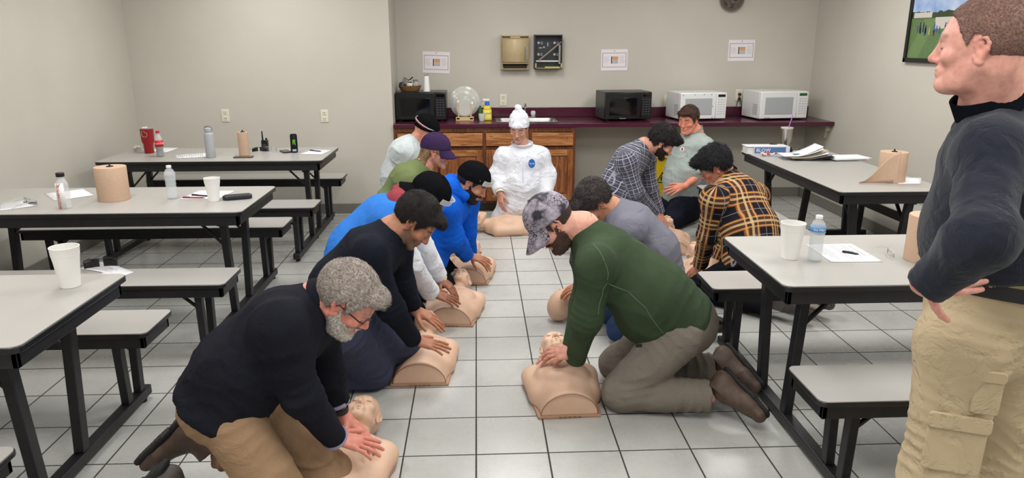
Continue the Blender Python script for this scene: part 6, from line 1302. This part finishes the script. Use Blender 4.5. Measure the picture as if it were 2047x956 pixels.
# ================= orange plaid
def plaid(name, base, dark, bars, scale=1.):
    q = NT(name); a = q.n('ShaderNodeAttribute', attribute_name='weave'); sp = q.n('ShaderNodeSeparateXYZ'); q.t.links.new(a.outputs['Vector'], sp.inputs[0])
    col = base; v = q.coord('Object'); c = None
    def stripe(ax, per, off, wd):
        u = q.math('FRACT', q.math('DIVIDE', q.math('ADD', sp.outputs[ax], off + 10), per)); return q.math('LESS_THAN', q.math('ABSOLUTE', q.math('SUBTRACT', u, .5)), wd / per / 2)
    col = lin(base)
    for (per, off, wd, cc, am) in bars:
        for ax in (0, 1): col = q.mix(q.math('MULTIPLY', stripe(ax, per * scale, off * scale, wd * scale), am), col, lin(cc))
    n = q.noise(v, 500, 2); q.base(q.mix(q.math('MULTIPLY', n, .35), col, lin(dark))); q.b.inputs['Roughness'].default_value = .9; q.b.inputs['Specular IOR Level'].default_value = .2; q.bump(q.math('ADD', q.noise(v, 13, 3), q.math('MULTIPLY', n, .15)), .3, .015); return q.m
J = joints(nk=K(1452, 350, 4.62), ch=K(1475, 398, 4.50), wa=K(1497, 455, 4.40), pe=K(1505, 520, 4.30), sL=K(1428, 398, 4.38), sR=K(1512, 392, 4.68), eL=K(1413, 472, 4.46), wL=K(1400, 530, 4.68), eR=K(1462, 455, 4.86), wR=K(1435, 515, 4.95),
           hL=K(1485, 530, 4.24), hR=K(1528, 525, 4.36), kL=(1.42, 4.48, .08), kR=(1.62, 4.68, .08), aL=(1.78, 4.14, .08), aR=(1.98, 4.30, .08))
o, M = person('person with black hair in orange, black and cream plaid shirt, seen from behind', J, (1.75, 4.35, 0), skin=lin((186, 128, 106))[:3], face=(-.80, .18, -.56), up=(-.52, .12, .84), head=K(1428, 332, 4.60), vox=.0035,
              hands=[dict(w=J['wL'], d=(-.35, .5, -.75), back=(-.7, -.6, .3), side=1, arm=J['eL'] * .3 + J['wL'] * .7, vox=.0035), dict(w=J['wR'], d=(-.5, .3, -.8), back=(-.5, .3, .8), side=-1, arm=J['eR'] * .3 + J['wR'] * .7, vox=.0045)])
add_hair(o, M, 'mop', .010, .016, hair_mat('hair_jet', (12, 12, 15), (34, 34, 40), .5), front=.010, slen=.024, amp=.004, curl=.5, vox=.0035); glasses(M, 1., o, mat('frame_silver', (150, 150, 150), .3, .8), GLS)
PL = plaid('plaid_orange', (24, 23, 30), (16, 14, 18), [(.165, .0, .078, (170, 98, 48), .72), (.165, .0, .046, (52, 40, 38), .8), (.165, .0, .014, (222, 190, 140), .75), (.165, .030, .007, (224, 176, 112), .7), (.165, -.030, .007, (224, 176, 112), .7), (.165, .0825, .0035, (170, 166, 170), .7)])
S, N = shirt_field(J, r=(.172, .160, .155), w=1.25, arm=(.074, .064, .048), sh=.076, hem=.06); garment('plaid_shirt', S, N, PL, o, vox=.008, post=fold_post(.007, 6, seed=31., J=J), weave=J)
nd = unit(M[:3, 3] - J['nk']); ring('collar', J['nk'] - nd * .022, nd, .072, .032, .007, cloth_mat('collar_black', (26, 25, 30)), o, side=(0, 1, 0)); trousers(J, o, DARKG, seed=32.)
shoe(o, KZ(1560, 612, .09), (.60, -.55, -.2), (.3, -.2, .9), LGR, mat('sole_grey', (120, 112, 104), .8), .29, 1., 'shoe'); shoe(o, KZ(1595, 600, .09), (.55, -.6, -.2), (.3, -.2, .9), LGR, mat('sole_grey', (120, 112, 104), .8), .29, 1., 'shoe')
# ================= grey plaid
J = joints(nk=K(1288, 292, 5.62), ch=K(1258, 322, 5.60), wa=K(1236, 366, 5.58), pe=K(1232, 415, 5.56), sR=K(1252, 322, 5.44), sL=K(1290, 318, 5.76), eR=K(1272, 384, 5.46), wR=K(1310, 425, 5.62), eL=K(1300, 378, 5.78), wL=K(1318, 425, 5.80),
           hR=K(1236, 425, 5.48), hL=K(1248, 422, 5.66), kR=(1.30, 5.6, .08), kL=(1.32, 5.85, .08), aR=(.90, 5.6, .08), aL=(.9, 5.85, .08))
o, M = person('bearded person with curly black hair in grey plaid shirt, leaning right', J, (1.1, 5.6, 0), skin=lin((206, 150, 128))[:3], face=(.80, -.15, -.58), up=(.56, -.1, .82), head=K(1323, 285, 5.60), vox=.0035,
              hands=[dict(w=J['wR'], d=(.62, .0, -.78), back=(.7, -.4, .5), side=-1, curl=(.1, .1, .15, .2), arm=J['eR'] * .3 + J['wR'] * .7, vox=.0035), dict(w=J['wL'], d=(.6, 0, -.8), back=(.7, -.2, .5), side=1, arm=J['eL'] * .3 + J['wL'] * .7, vox=.004)])
add_hair(o, M, 'mop', .009, .022, hair_mat('hair_curly', (16, 14, 15), (46, 40, 40), .6), front=.016, amp=.006, curl=1.1, vox=.0035); npmesh('beard', [beard_mesh(M, 1., .004)], BR, o, o.location)
PG = plaid('plaid_grey', (86, 86, 100), (60, 60, 74), [(.052, 0, .018, (64, 66, 84), .8), (.052, 0, .0045, (206, 206, 216), .9), (.052, .02, .003, (190, 190, 202), .7)]); S, N = shirt_field(J, r=(.138, .13, .13), w=1.22, arm=(.070, .058, .044), sh=.070, hem=.06); garment('grey_plaid_shirt', S, N, PG, o, vox=.008, post=fold_post(.007, 6, seed=34., J=J), weave=J)
nd = unit(M[:3, 3] - J['nk']); ring('collar', J['nk'] - nd * .012, nd, .064, .032, .006, HEA, o, side=(0, 1, 0)); trousers(J, o, DARKP, seed=35.); shoe(o, J['aR'], (-.9, 0, -.3), (-.3, 0, .9), LBR, SOLE)
# ================= pale green-grey short sleeves
J = joints(nk=K(1390, 266, 6.60), ch=K(1385, 298, 6.60), wa=K(1372, 342, 6.58), pe=K(1362, 388, 6.62), sL=K(1408, 294, 6.48), sR=K(1362, 290, 6.68), eL=K(1396, 352, 6.44), wL=K(1368, 372, 6.30), eR=K(1345, 345, 6.62), wR=K(1350, 395, 6.80),
           hL=K(1372, 404, 6.52), hR=K(1352, 402, 6.72), kL=(1.76, 6.34, .09), kR=(1.74, 6.62, .09), aL=(2.06, 6.62, .09), aR=(2.02, 6.8, .09))
o, M = person('person with short brown hair in pale green work shirt, sitting on heels', J, (1.95, 6.6, 0), skin=lin((222, 146, 122))[:3], face=(-.66, -.70, -.22), up=(-.12, -.14, .98), head=K(1376, 240, 6.56), fat=.003, vox=.0035, red=.25, neck_r=.062,
              hands=[dict(w=J['wL'], d=(-.85, -.1, -.25), back=(-.3, -.85, .4), side=1, curl=(.2, .2, .25, .3), spread=.15, thumb=(.6, .75, -.2), arm=J['eL'], arm_r=.046, vox=.0035), dict(w=J['wR'], d=(-.3, -.5, -.8), back=(-.6, -.6, .3), side=-1, arm=J['eR'], arm_r=.044, vox=.0045)])
add_hair(o, M, 'short', .004, .008, hair_mat('hair_brown', (58, 40, 34), (98, 74, 62)), front=.004, vox=.0035)
PGN = cloth_mat('shirt_sage', (158, 168, 164), .85, .35, 300, .05); S, N = shirt_field(J, r=(.165, .172, .155), w=1.22, arm=(.078, .072, .05), sh=.08, hem=.06, sleeves=(.55, .55), belly=(J['wa'] * .6 + J['pe'] * .4 + A_(-.06, -.04, 0), (.15, .15, .16))); garment('work_shirt', S, N, PGN, o, vox=.008, post=fold_post(.009, 7, seed=37., J=J))
nd = unit(M[:3, 3] - J['nk']); ring('collar', J['nk'] - nd * .004, nd, .070, .030, .006, PGN, o, side=(0, 1, 0), flare=.012)
p = K(1364, 298, 6.43); bd = obj('name_patch', MB().prism([(.020 * math.cos(a), .020 * math.sin(a)) for a in np.linspace(0, 2 * PI, 20)[:-1]], 0, .004, Matrix.Rotation(-.6, 4, 'Z') @ Matrix.Rotation(PI / 2, 4, 'X')), mat('patch_white', (226, 224, 226), .6), o); bd.location = Vector(tuple(p)) - o.location
obj('patch_mark', MB().box(-.006, .006, -.0055, -.004, -.012, .010, Matrix.Rotation(-.6, 4, 'Z')), mat('patch_red', (170, 40, 50), .6), bd)
trousers(J, o, DARKP, thigh=(.12, .1), shin=(.09, .075), hip=(.16, .15), seed=38.); shoe(o, J['aL'], (.8, .4, -.2), (.3, .3, .9), LBR, SOLE)
# ================= the standing man
J = joints(nk=K(1985, 215, 1.93), ch=K(2005, 340, 1.93), wa=K(1985, 470, 1.92), pe=K(1975, 590, 1.92), sL=K(1985, 312, 1.79), sR=(1.52, 2.08, 1.40), eL=K(1962, 480, 1.60), wL=K(1846, 572, 1.70), eR=(1.72, 2.12, 1.15), wR=(1.62, 2.0, .98),
           hL=K(1925, 680, 1.86), hR=K(2012, 672, 1.98), kL=K(1872, 945, 1.86), kR=K(1976, 920, 2.02), aL=(1.28, 1.80, .10), aR=(1.42, 2.0, .10))
o, M = person('standing person with short thinning hair, dark sweater and khaki cargo trousers', J, (1.3, 1.95, 0), skin=lin((214, 158, 144))[:3], face=(-.76, .62, -.02), up=(-.06, .02, 1), head=K(1962, 92, 1.90), hs=1.03, fat=.004, vox=.003, red=.2, neck_r=.068, closed=True, brow=(.35, .24, .18),
              hands=[dict(w=J['wL'] + A_(.0, 0, .0), d=(.93, .10, .06), back=(-.15, -.96, .2), side=1, curl=(.12, .12, .12, .12), spread=.03, thumb=(.95, .35, -.05), arm=J['eL'] * .3 + J['wL'] * .7, vox=.0025, arm_r=.034), dict(w=J['wR'], d=(-.3, -.2, -.9), back=(.8, .3, 0), side=-1, arm=J['eR'] * .3 + J['wR'] * .7, vox=.0045)])
add_hair(o, M, 'recede', .0012, .003, hair_mat('hair_thin_brown', (98, 74, 66), (150, 116, 104), .8), s=1.03, vox=.003, amp=.001, slen=.006, up=.12, sw=.0008, nstr=9000)
BN = cloth_mat('pullover_navy', (34, 37, 48), .9, .35, 900, .06, .15); S, N = shirt_field(J, r=(.158, .168, .160), w=1.15, arm=(.078, .068, .050), sh=.084, hem=-.105, k=.05); fpost = fold_post(.010, 6, seed=41., amp2=.003, J=J); hu = unit(J['wa'] - J['pe'])
def hem_cut(P, D):
    D = fpost(P, D); ba = J['wL'] - J['eL']; v = P - J['eL']; t = np.clip(v @ ba / (ba @ ba), 0, 1.1); far = np.linalg.norm(v - t[:, None] * ba, axis=1) - .078
    return np.where(far > 0, np.maximum(D, -((P - J['pe']) @ hu - .050)), D)
garment('pullover', S, N, BN, o, vox=.0065, post=hem_cut)
nd = unit(M[:3, 3] - J['nk']); ring('collar', J['nk'] - nd * .005, nd, .086, .055, .007, cloth_mat('collar_black2', (24, 26, 32)), o, side=(0, 1, 0))
KH = cloth_mat('twill_sand', (186, 168, 138), .9, .45, 500, .06)
u = unit(J['wa'] - J['pe']); trousers(J, o, KH, thigh=(.116, .094), shin=(.092, .088), hip=(.165, .152), w=1.10, seed=42., amp=.008, f=5, top=.085, big=1.15, extra=lambda S: S.cap(J['hL'] + A_(0, 0, -.02), J['hR'] + A_(0, 0, -.02), .12))
bt = ring('belt', J['pe'] + u * .012, u, .166, .038, .006, mat('belt_black', (26, 25, 27), .5), o, side=unit(J['hL'] - J['hR']), squash=(1.16, 1.0))
cp = MB(); 
for (px, py, y, w_, h_, nm) in ((1868, 790, 1.735, .10, .14, 'cargo_pocket'),):
    pass
kL, hL = J['kL'], J['hL']; ax = unit(kL - hL); out = unit(A_(-.35, -.93, 0)); sd = np.cross(ax, out)
def pocket(c, w, h, nm, m=KH, th=.010):
    Mx = Matrix([[float(sd[i]), float(-ax[i]), float(out[i]), float(c[i] - o.location[i])] for i in range(3)] + [[0, 0, 0, 1]])
    b = MB().prism(rrect(-w / 2, w / 2, -h / 2, h / 2, .012), 0, th, Mx); return obj(nm, b, m, o, bevel=.004)
c_ = hL * .35 + kL * .65 + out * .098; pocket(c_, .15, .17, 'cargo_pocket'); pocket(c_ - ax * .075 + out * .008, .16, .05, 'pocket_flap'); c2_ = hL * .75 + kL * .25 + out * .108 - sd * .05; pocket(c2_, .07, .12, 'phone_pocket'); pocket(c2_ - ax * .055 + out * .006, .075, .035, 'pocket_flap')
for dx in (-.09, .12): pass
shoe(o, J['aL'] + A_(0, 0, 0), (-.98, .10, -.05), (0, 0, -1), LBR, SOLE, .3, 1., 'boot'); shoe(o, J['aR'], (-.98, .10, -.05), (0, 0, -1), LBR, SOLE, .3, 1., 'boot')
# ------------------------------------------------------------------ camera, world, view
cam = bpy.data.cameras.new('camera'); cam.sensor_width = 36; cam.lens = F * 36 / 2047; cam.clip_start = .05
co = bpy.data.objects.new('camera', cam); COL.objects.link(co); co.location = (0, 0, CAMH); co.rotation_euler = (PI / 2 - TH, 0, -YAW); SC.camera = co
w = bpy.data.worlds.new('world'); SC.world = w; w.use_nodes = True; w.node_tree.nodes['Background'].inputs[0].default_value = (.9, .92, 1, 1); w.node_tree.nodes['Background'].inputs[1].default_value = .3
vs_ = SC.view_settings; vs_.view_transform = 'Standard'; vs_.look = 'None'; vs_.exposure = EXPO; vs_.gamma = 1; vs_.use_curve_mapping = False
SC.cycles.max_bounces = 7; SC.cycles.diffuse_bounces = 3; SC.cycles.transparent_max_bounces = 12; SC.cycles.use_denoising = True
